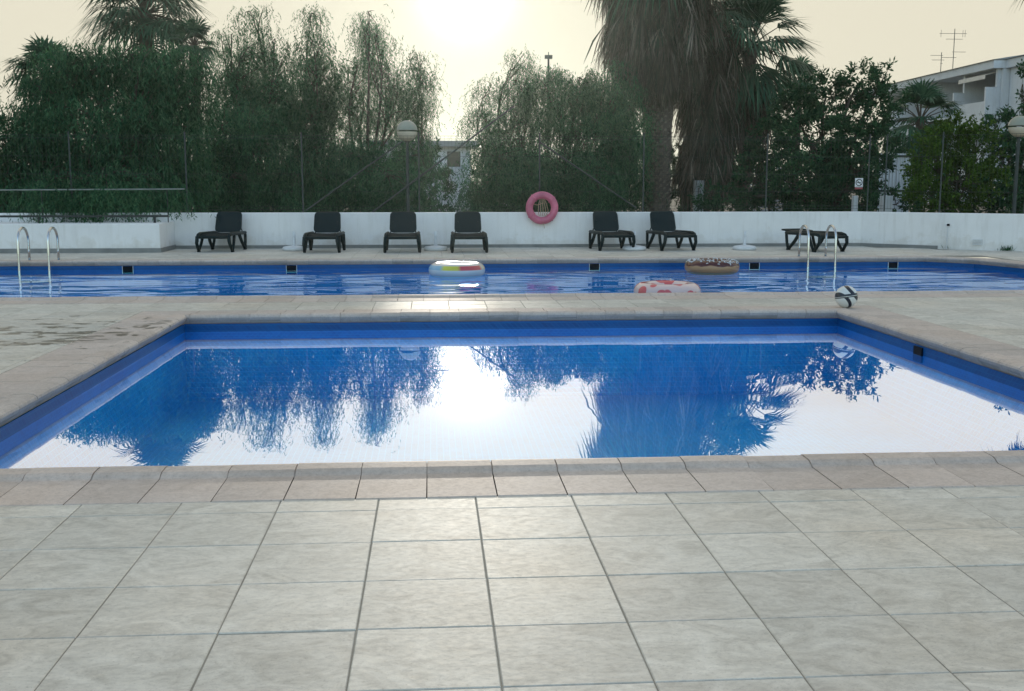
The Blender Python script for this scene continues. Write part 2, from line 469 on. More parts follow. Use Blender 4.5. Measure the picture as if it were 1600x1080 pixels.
# ------------------------------------------------------------------ mesh helpers
class MB:
    def __init__(s):
        s.v, s.f, s.m = [], [], []

    def quad(s, *p, mi=0):
        b = len(s.v)
        s.v += [tuple(q) for q in p]
        s.f.append(tuple(range(b, b + len(p))))
        s.m.append(mi)
        return s

    def box(s, x0, x1, y0, y1, z0, z1, mi=0):
        b = len(s.v)
        s.v += [(x0, y0, z0), (x1, y0, z0), (x1, y1, z0), (x0, y1, z0), (x0, y0, z1), (x1, y0, z1), (x1, y1, z1), (x0, y1, z1)]
        for f in ((3, 2, 1, 0), (4, 5, 6, 7), (0, 1, 5, 4), (1, 2, 6, 5), (2, 3, 7, 6), (3, 0, 4, 7)):
            s.f.append(tuple(b + i for i in f))
            s.m.append(mi)
        return s

    def tube(s, pts, rad, n=8, cap=True, mi=0, sx=1.0):
        pts = [Vector(p) for p in pts]
        if not isinstance(rad, (list, tuple)):
            rad = [rad] * len(pts)
        b = len(s.v)
        ref = None
        for i, p in enumerate(pts):
            if i == 0:
                t = pts[1] - p
            elif i == len(pts) - 1:
                t = p - pts[i - 1]
            else:
                t = pts[i + 1] - pts[i - 1]
            t.normalize()
            if ref is None:
                ref = Vector((1, 0, 0)) if abs(t.x) < 0.9 else Vector((0, 1, 0))
            u = (ref - t * ref.dot(t)).normalized()
            ref = u
            w = t.cross(u)
            for k in range(n):
                a = 2 * math.pi * k / n
                s.v.append(tuple(p + u * (math.cos(a) * rad[i] * sx) + w * (math.sin(a) * rad[i])))
        for i in range(len(pts) - 1):
            for k in range(n):
                k2 = (k + 1) % n
                s.f.append((b + i * n + k, b + i * n + k2, b + (i + 1) * n + k2, b + (i + 1) * n + k))
                s.m.append(mi)
        if cap:
            s.f.append(tuple(b + k for k in reversed(range(n))))
            s.f.append(tuple(b + (len(pts) - 1) * n + k for k in range(n)))
            s.m += [mi, mi]
        return s

    def lathe(s, prof, n=24, c=(0, 0, 0), mi=0, axis='z', arc=None):
        b = len(s.v)
        for r, z in prof:
            for k in range(n):
                a = 2 * math.pi * k / n
                if axis == 'z':
                    s.v.append((c[0] + r * math.cos(a), c[1] + r * math.sin(a), c[2] + z))
                else:
                    s.v.append((c[0] + r * math.cos(a), c[1] + z, c[2] + r * math.sin(a)))
        for i in range(len(prof) - 1):
            for k in range(n):
                k2 = (k + 1) % n
                s.f.append((b + i * n + k, b + i * n + k2, b + (i + 1) * n + k2, b + (i + 1) * n + k))
                s.m.append(mi)
        return s

    def torus(s, RR, r, n=40, k=14, zs=1.0, c=(0, 0, 0), axis='z', wob=0.0):
        prof = []
        for j in range(k + 1):
            a = 2 * math.pi * j / k
            prof.append((RR + r * math.cos(a), r * zs * math.sin(a)))
        return s.lathe(prof, n, c, axis=axis)

    def prism(s, poly, z0, z1, mi=0):
        n = len(poly)
        b = len(s.v)
        s.v += [(x, y, z0) for x, y in poly] + [(x, y, z1) for x, y in poly]
        s.f.append(tuple(b + i for i in reversed(range(n))))
        s.f.append(tuple(b + n + i for i in range(n)))
        s.m += [mi, mi]
        for i in range(n):
            j = (i + 1) % n
            s.f.append((b + i, b + j, b + n + j, b + n + i))
            s.m.append(mi)
        return s

    def mesh(s, name, mats, smooth=False):
        me = bpy.data.meshes.new(name)
        me.from_pydata(s.v, [], s.f)
        for m in (mats if isinstance(mats, (list, tuple)) else [mats]):
            me.materials.append(m)
        if any(s.m):
            me.polygons.foreach_set('material_index', s.m)
        if smooth:
            me.polygons.foreach_set('use_smooth', [True] * len(me.polygons))
        me.update()
        return me

    def build(s, name, mats, parent=None, smooth=False, loc=None):
        return put(name, s.mesh(name, mats, smooth), parent, loc)


def put(name, me, parent=None, loc=None):
    o = bpy.data.objects.new(name, me)
    COL.objects.link(o)
    if parent is not None:
        o.parent = parent
    if loc is not None:
        o.location = loc
    return o


def bevel(o, w, seg=2, angle=35):
    md = o.modifiers.new('bevel', 'BEVEL')
    md.width = w
    md.segments = seg
    md.limit_method = 'ANGLE'
    md.angle_limit = R(angle)
    return o


def tag(o, label, cat, group=None):
    o['label'] = label
    o['category'] = cat
    if group:
        o['group'] = group
    return o


def thing(name, label, cat, group=None, loc=(0, 0, 0), rz=0.0):
    o = bpy.data.objects.new(name, None)
    o.empty_display_size = 0.2
    COL.objects.link(o)
    o.location = loc
    o.rotation_euler = (0, 0, rz)
    return tag(o, label, cat, group)


def struct(o):
    o['kind'] = 'structure'
    return o


def copy_tree(o, label=None, loc=None, rz=None, parent=None):
    c = o.copy()
    COL.objects.link(c)
    c.parent = parent
    if label:
        c['label'] = label
    if loc is not None:
        c.location = loc
    if rz is not None:
        c.rotation_euler = (0, 0, rz)
    for ch in list(o.children):
        copy_tree(ch, parent=c)
    return c


def np_mesh(name, V, Q, mats, parent=None, smooth=False):
    """V (n,3), Q (m,4) quads as one mesh"""
    me = bpy.data.meshes.new(name)
    V = np.asarray(V, np.float32)
    Q = np.asarray(Q, np.int32)
    me.vertices.add(len(V))
    me.vertices.foreach_set('co', V.ravel())
    me.loops.add(Q.size)
    me.loops.foreach_set('vertex_index', Q.ravel())
    me.polygons.add(len(Q))
    me.polygons.foreach_set('loop_start', np.arange(0, Q.size, Q.shape[1], dtype=np.int32))
    me.polygons.foreach_set('loop_total', np.full(len(Q), Q.shape[1], np.int32))
    me.materials.append(mats)
    me.update()
    me.validate()
    return put(name, me, parent)


rng = np.random.default_rng(11)
random.seed(5)


def unit(a):
    return a / (np.linalg.norm(a, axis=-1, keepdims=True) + 1e-9)


def leaf_quads(P, D, Lg, W):
    """diamond leaves at points P along unit directions D"""
    n = len(P)
    s = unit(np.cross(D, rng.normal(size=(n, 3))))
    Lg = np.broadcast_to(np.asarray(Lg, float), (n,))[:, None]
    W = np.broadcast_to(np.asarray(W, float), (n,))[:, None]
    V = np.stack([P, P + D * Lg * 0.45 + s * W, P + D * Lg, P + D * Lg * 0.45 - s * W], 1).reshape(-1, 3)
    return V, np.arange(4 * n).reshape(n, 4)


# ------------------------------------------------------------------ ground and pools
# paddling pool: inner edge of the coping; main pool likewise
PX0, PX1, PY0, PY1 = -2.43, 4.14, 5.06, 11.03
CW = 0.56                                   # width of a coping stone, front to nose
BY0, BY1, BX0, BX1 = 12.95, 19.15, -13.0, 9.45
ZW1, ZW2 = -0.150, -0.140

ground = MB().quad((-300, 23.3, -0.03), (300, 23.3, -0.03), (300, 400, -0.03), (-300, 400, -0.03)) \
    .quad((-300, -100, -0.03), (300, -100, -0.03), (300, -3, -0.03), (-300, -3, -0.03)) \
    .quad((-300, -3, -0.03), (-13.5, -3, -0.03), (-13.5, 23.3, -0.03), (-300, 23.3, -0.03)) \
    .quad((16, -3, -0.03), (300, -3, -0.03), (300, 23.3, -0.03), (16, 23.3, -0.03)).build('ground', M['earth'])
struct(ground)

# bedding of the deck with the two basins left open
bed = MB()
zb = -0.003
for x0, x1, y0, y1 in ((-13.5, 16, -3, PY0 - .1), (-13.5, PX0 - .1, PY0 - .1, PY1 + .1), (PX1 + .1, 16, PY0 - .1, PY1 + .1), (-13.5, 16, PY1 + .1, BY0 - .1),
                       (BX1 + .5, 16, BY0 - .1, BY1 + .1), (-13.5, 16, BY1 + .1, 23.3), (-13.5, BX0 - .1, BY0 - .1, BY1 + .1)):
    bed.quad((x0, y0, zb), (x1, y0, zb), (x1, y1, zb), (x0, y1, zb))
deck = struct(bed.build('pool_deck', M['grout']))


def project(x, y, z=0.0):
    d = Vector((x, y, z - CAM_H))
    w = d.dot(fwd)
    if w < 0.3:
        return None
    return 800 + F_PX * d.dot(rgt) / w, 540 - F_PX * d.dot(upv) / w


T = 0.404
TX, TY = 0.1688, 4.3373
GAP = 0.0038
regions = [(-9, 9, 1.2, 4.505), (-9.5, PX0 - CW - .01, 4.505, BY0 - CW - .01), (PX1 + CW + .01, 12, 4.505, BY0 - CW - .01), (PX0 - CW - .01, PX1 + CW + .01, PY1 + CW + .01, BY0 - CW - .01),
           (-12, 9.1, BY1 + CW + .01, 22.98), (10.1, 14, 12.4, 21.5), (9.1, 10.1, BY1 + CW + .06, 22.2)]
cells = []
for (x0, x1, y0, y1) in regions:
    i0, i1 = math.floor((x0 - TX) / T), math.ceil((x1 - TX) / T)
    j0, j1 = math.floor((y0 - TY) / T), math.ceil((y1 - TY) / T)
    for i in range(i0, i1):
        for j in range(j0, j1):
            a0, a1 = max(x0, TX + i * T), min(x1, TX + (i + 1) * T)
            b0, b1 = max(y0, TY + j * T), min(y1, TY + (j + 1) * T)
            if a1 - a0 < .03 or b1 - b0 < .03:
                continue
            q = [project(a, b) for a, b in ((a0, b0), (a1, b0), (a1, b1), (a0, b1))]
            size = 0
            if all(q):
                xs, ys = [p[0] for p in q], [p[1] for p in q]
                vis = max(0, min(1600, max(xs)) - max(0, min(xs))) * max(0, min(1080, max(ys)) - max(0, min(ys)))
                size = vis
            cells.append((size, a0, a1, b0, b1))
cells.sort(key=lambda c: -c[0])
tcache = {}


def tile_geo(mb, x0, x1, y0, y1, z, tx=0.0, ty=0.0):
    """one tile with eased edges, top at z, tipped a hair"""
    b, h = 0.003, 0.011
    base = len(mb.v)
    cx, cy = (x0 + x1) / 2, (y0 + y1) / 2
    for ins, dz in ((0, -h), (0, -b), (b, 0)):
        for x, y in ((x0 + ins, y0 + ins), (x1 - ins, y0 + ins), (x1 - ins, y1 - ins), (x0 + ins, y1 - ins)):
            mb.v.append((x, y, z + dz + (x - cx) * tx + (y - cy) * ty))
    for k in range(2):
        for i in range(4):
            j = (i + 1) % 4
            mb.f.append((base + k * 4 + i, base + k * 4 + j, base + k * 4 + 4 + j, base + k * 4 + 4 + i))
            mb.m.append(0)
    mb.f.append((base + 8, base + 9, base + 10, base + 11))
    mb.m.append(0)


rest = MB()
for n, (size, a0, a1, b0, b1) in enumerate(cells):
    w, d = round(a1 - a0 - GAP, 3), round(b1 - b0 - GAP, 3)
    if n < 300 and size > 0:
        if (w, d) not in tcache:
            mb = MB()
            tile_geo(mb, -w / 2, w / 2, -d / 2, d / 2, 0)
            tcache[(w, d)] = mb.mesh('tile', M['tile'])
        o = put('tile', tcache[(w, d)], deck, ((a0 + a1) / 2, (b0 + b1) / 2, random.uniform(-0.0012, 0.0012)))
        o.rotation_euler = (random.uniform(-.0022, .0022), random.uniform(-.0022, .0022), random.uniform(-.003, .003))
    else:
        tile_geo(rest, a0 + GAP / 2, a1 - GAP / 2, b0 + GAP / 2, b1 - GAP / 2, random.uniform(-0.001, 0.001), random.uniform(-.002, .002), random.uniform(-.002, .002))
ro = rest.build('tile_field', M['tile'], deck)
ro['kind'] = 'stuff'


def coping_mesh(w, m0=0.0, m1=0.0):
    """stone of width w along x, nose towards +y (y=CW), back at y=0; m0/m1 mitre the ends"""
    prof = [(0.0, -0.06), (0.0, -0.004), (0.004, 0.0), (0.37, 0.0), (0.382, 0.004), (0.398, 0.014), (0.42, 0.021), (0.505, 0.023), (0.536, 0.018), (0.555, 0.005), (CW, -0.010), (0.550, -0.032), (0.528, -0.062), (0.498, -0.085), (0.46, -0.088)]
    mb = MB()
    n = len(prof)
    for sgn, mt in ((-1, m0), (1, m1)):
        for y, z in prof:
            mb.v.append((sgn * (w / 2) - sgn * mt * y, y, z))
    for i in range(n - 1):
        mb.f.append((i, n + i, n + i + 1, i + 1))
        mb.m.append(0)
    mb.f.append(tuple(range(n)))
    mb.f.append(tuple(reversed(range(n, 2 * n))))
    mb.m += [0, 0]
    me = mb.mesh('coping_stone', M['coping'])
    return me


CG = 0.005


def coping_run(parent, p0, p1, width, corner0=0, corner1=0):
    """row of stones from p0 to p1; nose to the left of the walking direction p0->p1.
    p0,p1 are on the outer (back) line; corner = 1 where a mitred inside corner is made"""
    a, b = Vector(p0), Vector(p1)
    L = (b - a).length
    rot = math.atan2((b - a).y, (b - a).x)
    n = max(1, round((L - (corner0 + corner1) * CW) / width))
    body = (L - (corner0 + corner1) * (CW + 0.02)) / n
    std = coping_mesh(body - CG)
    mo = coping_mesh(L - corner0 * .02 - corner1 * .02, corner0 * 1.0, corner1 * 1.0)
    mo.materials[0] = M['mortar']
    mo_o = put('mortar', mo, parent, (*((a + b) / 2), -0.003))
    mo_o.rotation_euler.z = rot
    mo_o.scale = (1, .993, .96)
    d = (b - a).normalized()
    s = 0.0
    if corner0:
        me = coping_mesh(CW + 0.02 - CG, 1.0, 0.0)
        o = put('coping_stone', me, parent, (*(a + d * (CW + .02) / 2), 0.002))
        o.rotation_euler.z = rot
        s = CW + 0.02
    for i in range(n):
        o = put('coping_stone', std, parent, (*(a + d * (s + body * (i + .5))), random.uniform(-.0015, .0015) + .003))
        o.rotation_euler = (random.uniform(-.004, .004), random.uniform(-.002, .002), rot + random.uniform(-.004, .004))
    if corner1:
        me = coping_mesh(CW + 0.02 - CG, 0.0, 1.0)
        o = put('coping_stone', me, parent, (*(b - d * (CW + .02) / 2), 0.002))
        o.rotation_euler.z = rot


def basin(name, poly, depth, parent_label=None):
    """vertical walls and floor, faces inwards"""
    mb = MB()
    n = len(poly)
    for i in range(n):
        j = (i + 1) % n
        (xa, ya), (xb, yb) = poly[i], poly[j]
        mb.quad((xa, ya, -0.25), (xa, ya, -depth), (xb, yb, -depth), (xb, yb, -0.25))
        mb.quad((xa, ya, -0.07), (xa, ya, -0.25), (xb, yb, -0.25), (xb, yb, -0.07), mi=1)  # upper strip takes the darker mosaic with shade painted in
    mb.quad(*[(x, y, -depth) for x, y in poly])
    return struct(mb.build(name, [M['mosaic'], M['band']]))


o_ = 0.03
ppool = basin('paddling_pool', [(PX0 - o_, PY0 - o_), (PX1 + o_, PY0 - o_), (PX1 + o_, PY1 + o_), (PX0 - o_, PY1 + o_)], 0.85)
coping_run(ppool, (PX0 - CW, PY0 - CW), (PX1 + CW, PY0 - CW), 0.297, 1, 1)
coping_run(ppool, (PX1 + CW, PY0 - CW), (PX1 + CW, PY1 + CW), 0.297, 1, 1)
coping_run(ppool, (PX1 + CW, PY1 + CW), (PX0 - CW, PY1 + CW), 0.297, 1, 1)
coping_run(ppool, (PX0 - CW, PY1 + CW), (PX0 - CW, PY0 - CW), 0.297, 1, 1)
w1 = struct(MB().quad((PX0 - o_, PY0 - o_, ZW1), (PX1 + o_, PY0 - o_, ZW1), (PX1 + o_, PY1 + o_, ZW1), (PX0 - o_, PY1 + o_, ZW1)).build('pool_water', M['water_small']))

# main pool, its right end slightly splayed with a cut corner
BP = [(BX0, BY0), (10.2, BY0), (9.75, 17.0), (9.35, 18.55), (8.75, BY1), (BX0, BY1)]


def outset(poly, d):
    n = len(poly)
    res = []
    for i in range(n):
        p0, p1, p2 = Vector(poly[i - 1]), Vector(poly[i]), Vector(poly[(i + 1) % n])
        e1, e2 = (p1 - p0).normalized(), (p2 - p1).normalized()
        n1, n2 = Vector((e1.y, -e1.x)), Vector((e2.y, -e2.x))
        bis = (n1 + n2).normalized()
        k = d / max(0.3, bis.dot(n1))
        res.append(tuple(p1 + bis * k))
    return res


mpool = basin('main_pool', outset(BP, o_), 1.7)
BO = outset(BP, CW)
coping_run(mpool, (-7.2, BO[0][1]), (BO[1][0], BO[1][1]), 0.297)
for i in (1, 2, 3):
    coping_run(mpool, BO[i], BO[i + 1], 0.297)
coping_run(mpool, (BO[4][0], BO[4][1]), (-9.3, BO[5][1]), 0.36)
# deck strip under the splayed end
w2 = struct(MB().quad(*[(x, y, ZW2) for x, y in outset(BP, o_)]).build('pool_water', M['water_big']))
for X in (-5.17, -2.42, 2.82, 5.67, 8.19):
    yw = BY1 + o_
    sk = MB().box(X - .092, X - .085, yw - .022, yw - .001, -.20, -.075).box(X + .085, X + .092, yw - .022, yw - .001, -.20, -.075).box(X - .0845, X + .0845, yw - .022, yw - .001, -.20, -.19) \
        .build('skimmer', M['white_plastic'], mpool)
    MB().box(X - .084, X + .084, yw - .012, yw - .002, -.189, -.078).build('opening_shade', M['black'], sk)  # black plate painting the shade inside the skimmer opening
xw = PX1 + o_
inl = MB().box(xw - .016, xw - .001, 9.05, 9.21, -.155, -.085).build('skimmer', M['black'], ppool)  # black plate in place of the shaded hole in the side wall

# ------------------------------------------------------------------ walls
WY = 22.95
WT = 0.725
wall_pts = [(-13.2, WY), (9.06, WY), (10.23, 21.8), (11.53, 20.85), (14.2, 18.9)]
wall = thing('garden_wall', 'long low white rendered garden wall behind the row of sun loungers', 'wall')


def wall_strip(pts, z0, z1, th, off=0.0):
    mb = MB()
    front = [Vector(p) for p in pts]
    nrm = []
    for i in range(len(front)):
        e = (front[min(i + 1, len(front) - 1)] - front[max(i - 1, 0)]).normalized()
        nrm.append(Vector((-e.y, e.x)))
    f = [front[i] - nrm[i] * off for i in range(len(front))]
    b = [front[i] + nrm[i] * th for i in range(len(front))]
    n = len(f)
    mb.v = [(p.x, p.y, z0) for p in f] + [(p.x, p.y, z1) for p in f] + [(p.x, p.y, z0) for p in b] + [(p.x, p.y, z1) for p in b]
    for i in range(n - 1):
        mb.f += [(i, i + 1, n + i + 1, n + i), (n + i, n + i + 1, 3 * n + i + 1, 3 * n + i), (2 * n + i + 1, 2 * n + i, 3 * n + i, 3 * n + i + 1)]
    mb.f += [(0, n, 3 * n, 2 * n), (n - 1, 3 * n - 1, 4 * n - 1, 2 * n - 1)]
    mb.m = [0] * len(mb.f)
    return mb


bevel(wall_strip(wall_pts, -0.02, WT, 0.22).build('wall_body', M['plaster'], wall), 0.015)
wall_strip(wall_pts[:3], -0.01, 0.065, 0.0, 0.018).build('skirting', M['skirting'], wall)
# pipe, box and vent on the right-hand stretch
MB().tube([(10.36, 21.68, 0.0), (10.36, 21.68, 0.50)], 0.010, 6).build('pipe', M['white_plastic'], wall)
MB().box(10.335, 10.385, 21.655, 21.675, 0.47, 0.51).build('switch_box', M['black'], wall)
vent = MB()
ang = math.atan2(20.85 - 21.8, 11.53 - 10.23)
for k in range(4):
    vent.box(-.09, .09, -.02, 0, .10 + k * .03, .12 + k * .03)
vo = vent.build('vent', M['white_plastic'], wall, loc=(10.83, 21.35, 0))
vo.rotation_euler.z = ang

block = thing('planter_wall', 'low white block wall standing forward at the left of the deck', 'wall')
bevel(MB().box(-13.2, -5.22, 21.7, WY - .003, -0.02, 0.555).build('wall_body', M['plaster'], block), 0.012)
MB().box(-13.2, -5.205, 21.682, 21.6995, -0.01, 0.085).box(-5.2195, -5.205, 21.7, WY - .02, -0.01, 0.085).build('skirting', M['skirting'], block)

hr = thing('low_handrail', 'dark low handrail running along the top of the white block wall', 'railing', loc=(-5.4, 22.1, .55))
MB().box(-7.8, 0.27, -.025, .025, .115, .155).build('rail', M['dark_rail'], hr)
for x in (0.0, -2.2, -4.4, -6.6):
    MB().box(x - .022, x + .022, -.02, .02, 0, .114).build('post', M['dark_rail'], hr)
gr = thing('metal_rail', 'thin pale metal rail in front of the hanging foliage on the far left', 'railing', loc=(-5, 22.35, .555))
MB().tube([(-8, 0, .61), (0.14, 0, .65)], .016, 6).build('rail', M['wood_rail'], gr)
for x in (-7.4, -5.0, -2.6, -0.2):
    MB().tube([(x, 0, 0), (x, 0, .60 + (x + 8) * .0055)], .010, 6).build('post', M['dark_rail'], gr)

# ------------------------------------------------------------------ fence on the wall
FY = WY + 0.16
FB = WT
fence = thing('mesh_fence', 'tall grey wire mesh fence standing on the white wall', 'fence')
FTOP = 2.28
posts = [at(x, 300, FY).x for x in (-70, 112, 292, 473, 655, 843, 1005, 1197, 1356)]
posts.append(9.62)
for X in posts[:-1]:
    MB().tube([(X, FY, FB), (X, FY, FTOP + .07)], .017, 8).build('post', M['galv'], fence)
for a, b in zip(posts[:-1], posts[1:]):
    wm = MB()
    n = int((b - a) / .075)
    for k in range(1, n):
        x = a + (b - a) * k / n
        wm.box(x - .0014, x + .0014, FY - .0014, FY + .0014, FB + .05, FTOP)
    for z in (FB + .06, FB + .12, FB + .42, FB + .78, FB + 1.14, FTOP - .06, FTOP):
        wm.box(a + .026, b - .026, FY - .0065, FY - .0025, z - .003, z + .003)
    wm.build('mesh_panel', M['wire'], fence)
bz = [(478, 329, 629, 221), (994, 325, 843, 222)]
for xa, ya, xb, yb in bz:
    p, q = at(xa, ya, FY - .05), at(xb, yb, FY - .05)
    MB().tube([p, q], .015, 6).build('brace', M['galv'], fence)

p0, p1 = at(635, 292, 26.5), at(803, 166, 27.3)
dr = p1 - p0
p0 = p0 - dr * (p0.z / dr.z)
stay = tag(MB().tube([p0, p1], .022, 6).build('stay_pole', M['galv']), 'slanting thin metal stay rising behind the fence left of the lifebuoy', 'pole')

# fence continuing along the angled wall on the right
fence2 = thing('mesh_fence', 'short run of wire mesh fence on the angled wall at far right', 'fence')
fp = [Vector((9.62, FY)), Vector((10.33, 21.93 + .1)), Vector((11.6, 20.98 + .1)), Vector((14.2, 19.15))]
for a, b in zip(fp[:-1], fp[1:]):
    wm = MB()
    L = (b - a).length
    n = int(L / .075)
    for k in range(1, n):
        c = a.lerp(b, k / n)
        wm.box(c.x - .0014, c.x + .0014, c.y - .0014, c.y + .0014, FB + .05, FTOP)
    for z in (FB + .06, FB + .42, FB + 1.14, FTOP):
        wm.tube([(a.x, a.y, z), (b.x, b.y, z)], .0035, 4)
    wm.build('mesh_panel', M['wire'], fence2)
    MB().tube([(a.x, a.y, FB), (a.x, a.y, FTOP + .07)], .017, 8).build('post', M['galv'], fence2)

# ------------------------------------------------------------------ sun loungers
LW, LL, SH = 0.64, 0.92, 0.335


def rrect(w, h, r, n=5):
    pts = []
    for cx, cy, a0 in ((w / 2 - r, r, -90), (w / 2 - r, h - r, 0), (-w / 2 + r, h - r, 90), (-w / 2 + r, r, 180)):
        for k in range(n + 1):
            a = R(a0 + 90 * k / n)
            pts.append((cx + r * math.cos(a), cy + r * math.sin(a)))
    return pts


def make_lounger(label, back_deg):
    """foot end towards local -y; seat runs to y=0 where the back hinges; back leans away to +y"""
    t = thing('sun_lounger', label, 'sun lounger', 'dark sun loungers along the white wall')
    # seat slab, gently dished, rolled over at the foot end
    seat = MB()
    nx, ny = 6, 10
    y0 = -LL
    rows = []
    for j in range(ny + 1):
        v = j / ny
        y = y0 + LL * v
        drop = -0.055 * max(0, 1 - v / 0.18) ** 2
        rows.append([(-LW / 2 + .045 + (LW - .09) * i / nx, y, SH + .012 + drop - .012 * math.sin(math.pi * i / nx)) for i in range(nx + 1)])
    for layer, dz in ((0, 0), (1, -.022)):
        for r_ in rows:
            seat.v += [(x, y, z + dz) for x, y, z in r_]
    W_ = nx + 1
    H_ = W_ * (ny + 1)
    for j in range(ny):
        for i in range(nx):
            a = j * W_ + i
            seat.f.append((a, a + 1, a + 1 + W_, a + W_))
            seat.f.append((H_ + a, H_ + a + W_, H_ + a + 1 + W_, H_ + a + 1))
    for j in range(ny):
        for i, fl in ((0, 1), (nx, 0)):
            a = j * W_ + i
            q = (a, a + W_, H_ + a + W_, H_ + a)
            seat.f.append(q if fl else q[::-1])
    for i in range(nx):
        a = i
        seat.f.append((a + 1, a, H_ + a, H_ + a + 1))
        a = ny * W_ + i
        seat.f.append((a, a + 1, H_ + a + 1, H_ + a))
    seat.m = [0] * len(seat.f)
    seat.build('seat', M['sling'], t, True)
    # side rails with rolled foot end, full length of the frame
    for s in (-1, 1):
        x = s * (LW / 2 - .015)
        MB().tube([(x, -LL - .03, SH - .13), (x, -LL - .035, SH - .05), (x, -LL + .02, SH - .008), (x, -LL + .12, SH + .012), (x, -.3, SH + .006), (x, .16, SH)],
                  [.026, .03, .034, .036, .036, .034], 8, sx=1.0).build('side_rail', M['resin'], t, True)
    MB().tube([(-LW / 2 + .02, -LL - .02, SH - .045), (LW / 2 - .02, -LL - .02, SH - .045)], .03, 8).build('foot_bar', M['resin'], t, True)
    # four V-shaped legs
    for s in (-1, 1):
        x = s * (LW / 2 - .01)
        xo = s * (LW / 2 + .012)
        for fy, up1, up2 in ((-LL + .10, -LL - .03, -LL + .32), (.02, -.26, .14)):
            lg = MB()
            lg.tube([(x, up1, SH - .03), ((x + xo) / 2, (up1 * .62 + fy * .38) - (.05 if up1 < -LL else -.0), SH * .52), (xo, fy, .022)], [.034, .034, .030], 8)
            lg.tube([(x, up2, SH - .03), ((x + xo) / 2, (up2 + fy) / 2 + .02, SH * .45), (xo, fy + .02, .022)], [.030, .030, .026], 8)
            lg.tube([(xo, fy - .03, .014), (xo, fy + .05, .014)], .026, 8)
            lg.build('leg', M['resin'], t, True)
    # backrest: rounded slab with a thick rim
    a = R(back_deg)
    BL = 0.46
    bk = MB()
    out_ = rrect(LW - .10, BL, .09)
    inn = rrect(LW - .19, BL - .09, .06)
    inn = [(x, y + .045) for x, y in inn]

    def place(x, l, d):
        bend = .045 * (l / BL) ** 2
        flare = 1.0 - .05 * (l / BL)
        return (x * flare, l * math.cos(a) - (d - bend) * math.sin(a) * -1, SH + .012 + l * math.sin(a) + (d - bend) * -math.cos(a) * -1)
    n = len(out_)
    for ring, d in ((out_, -.004), (out_, .026), (inn, .030), (inn, .012)):
        bk.v += [place(x, y, d) for x, y in ring]
    for r_ in range(3):
        for i in range(n):
            j = (i + 1) % n
            bk.f.append((r_ * n + i, r_ * n + j, (r_ + 1) * n + j, (r_ + 1) * n + i))
    bk.f.append(tuple(reversed(range(n))))
    bk.m = [0] * len(bk.f)
    bo = bk.build('backrest', M['resin'], t)
    sl = MB()
    sl.v = [place(x, y, .014) for x, y in inn]
    sl.f = [tuple(range(n))]
    sl.m = [0]
    sl.build('sling', M['sling'], bo)
    # prop under the back
    if back_deg > 20:
        for s in (-1, 1):
            q = place(s * (LW / 2 - .12), BL * .55, -.02)
            MB().tube([q, (s * (LW / 2 - .06), .17, SH - .02)], .012, 6).build('prop', M['resin'], bo)
    return t


LG = [(348, 393, 7, 'sun lounger turned aside with raised back, nearest to the white block wall'),
      (507, 394, 2, 'raised sun lounger standing right beside the white parasol base with grey block'),
      (629, 394, 0, 'raised sun lounger left of the parasol base, third from the left'),
      (733, 394, 0, 'raised sun lounger facing the coloured swim ring, right of its parasol base'),
      (955, 391, -5, 'raised sun lounger to the right of the pink lifebuoy, left of a parasol base'),
      (1047, 391, -8, 'raised sun lounger turned aside just right of the fourth one near the tree trunk')]
LG[1] = (LG[1][0], LG[1][1], LG[1][2], 'raised sun lounger just right of the leftmost parasol base')
LG[5] = (LG[5][0], LG[5][1], LG[5][2], 'raised sun lounger furthest to the right, in front of the palm trunk')
ln0 = None
for px, py, rz, lab in LG:
    p = at(px, py, 20)
    d = Vector((p.x, p.y, p.z - CAM_H))
    g_ = d * (-CAM_H / d.z)
    loc = (g_.x, g_.y + 0.62, 0.001)
    if ln0 is None:
        ln0 = make_lounger(lab, 66)
        ln0.location = loc
        ln0.rotation_euler.z = R(-rz)
    else:
        copy_tree(ln0, lab, loc, R(-rz))
flat = make_lounger('flat sun lounger with lowered back behind the right pool ladder', 9)
flat.location = (7.42, 21.75, .001)
flat.rotation_euler.z = R(17)

# ------------------------------------------------------------------ parasol bases
PB = [(460, 391.5, 'white parasol base left of the second lounger, leftmost one'), (681, 391.5, 'round white parasol base between the two loungers facing the pool'),
      (991, 391, 'white parasol base half hidden between the two loungers near the palm trunk'), (1163, 390.5, 'white parasol base alone at the right, above the brown ring')]


def make_base(lab):
    t = thing('parasol_base', lab, 'parasol base', 'white parasol bases on the far deck')
    MB().lathe([(0, 0), (.22, 0), (.235, .02), (.235, .05), (.21, .075), (.12, .09), (.05, .10), (0, .10)], 28).build('foot', M['white_plastic'], t, True)
    MB().lathe([(.036, .095), (.032, .12), (.030, .37), (.024, .375), (.024, .30)], 16).build('tube', M['white_plastic'], t, True)
    kn = MB().tube([(0, -.03, .28), (0, -.075, .28)], [.010, .016], 8).build('knob', M['white_plastic'], t)
    return t


b0 = None
for px, py, lab in PB:
    p = at(px, py, 20)
    d = Vector((p.x, p.y, p.z - CAM_H))
    g_ = d * (-CAM_H / d.z)
    if b0 is None:
        b0 = make_base(lab)
        b0.location = (g_.x, g_.y, .001)
        bs = b0
    else:
        bs = copy_tree(b0, lab, (g_.x, g_.y, .001))

# ------------------------------------------------------------------ pool ladders


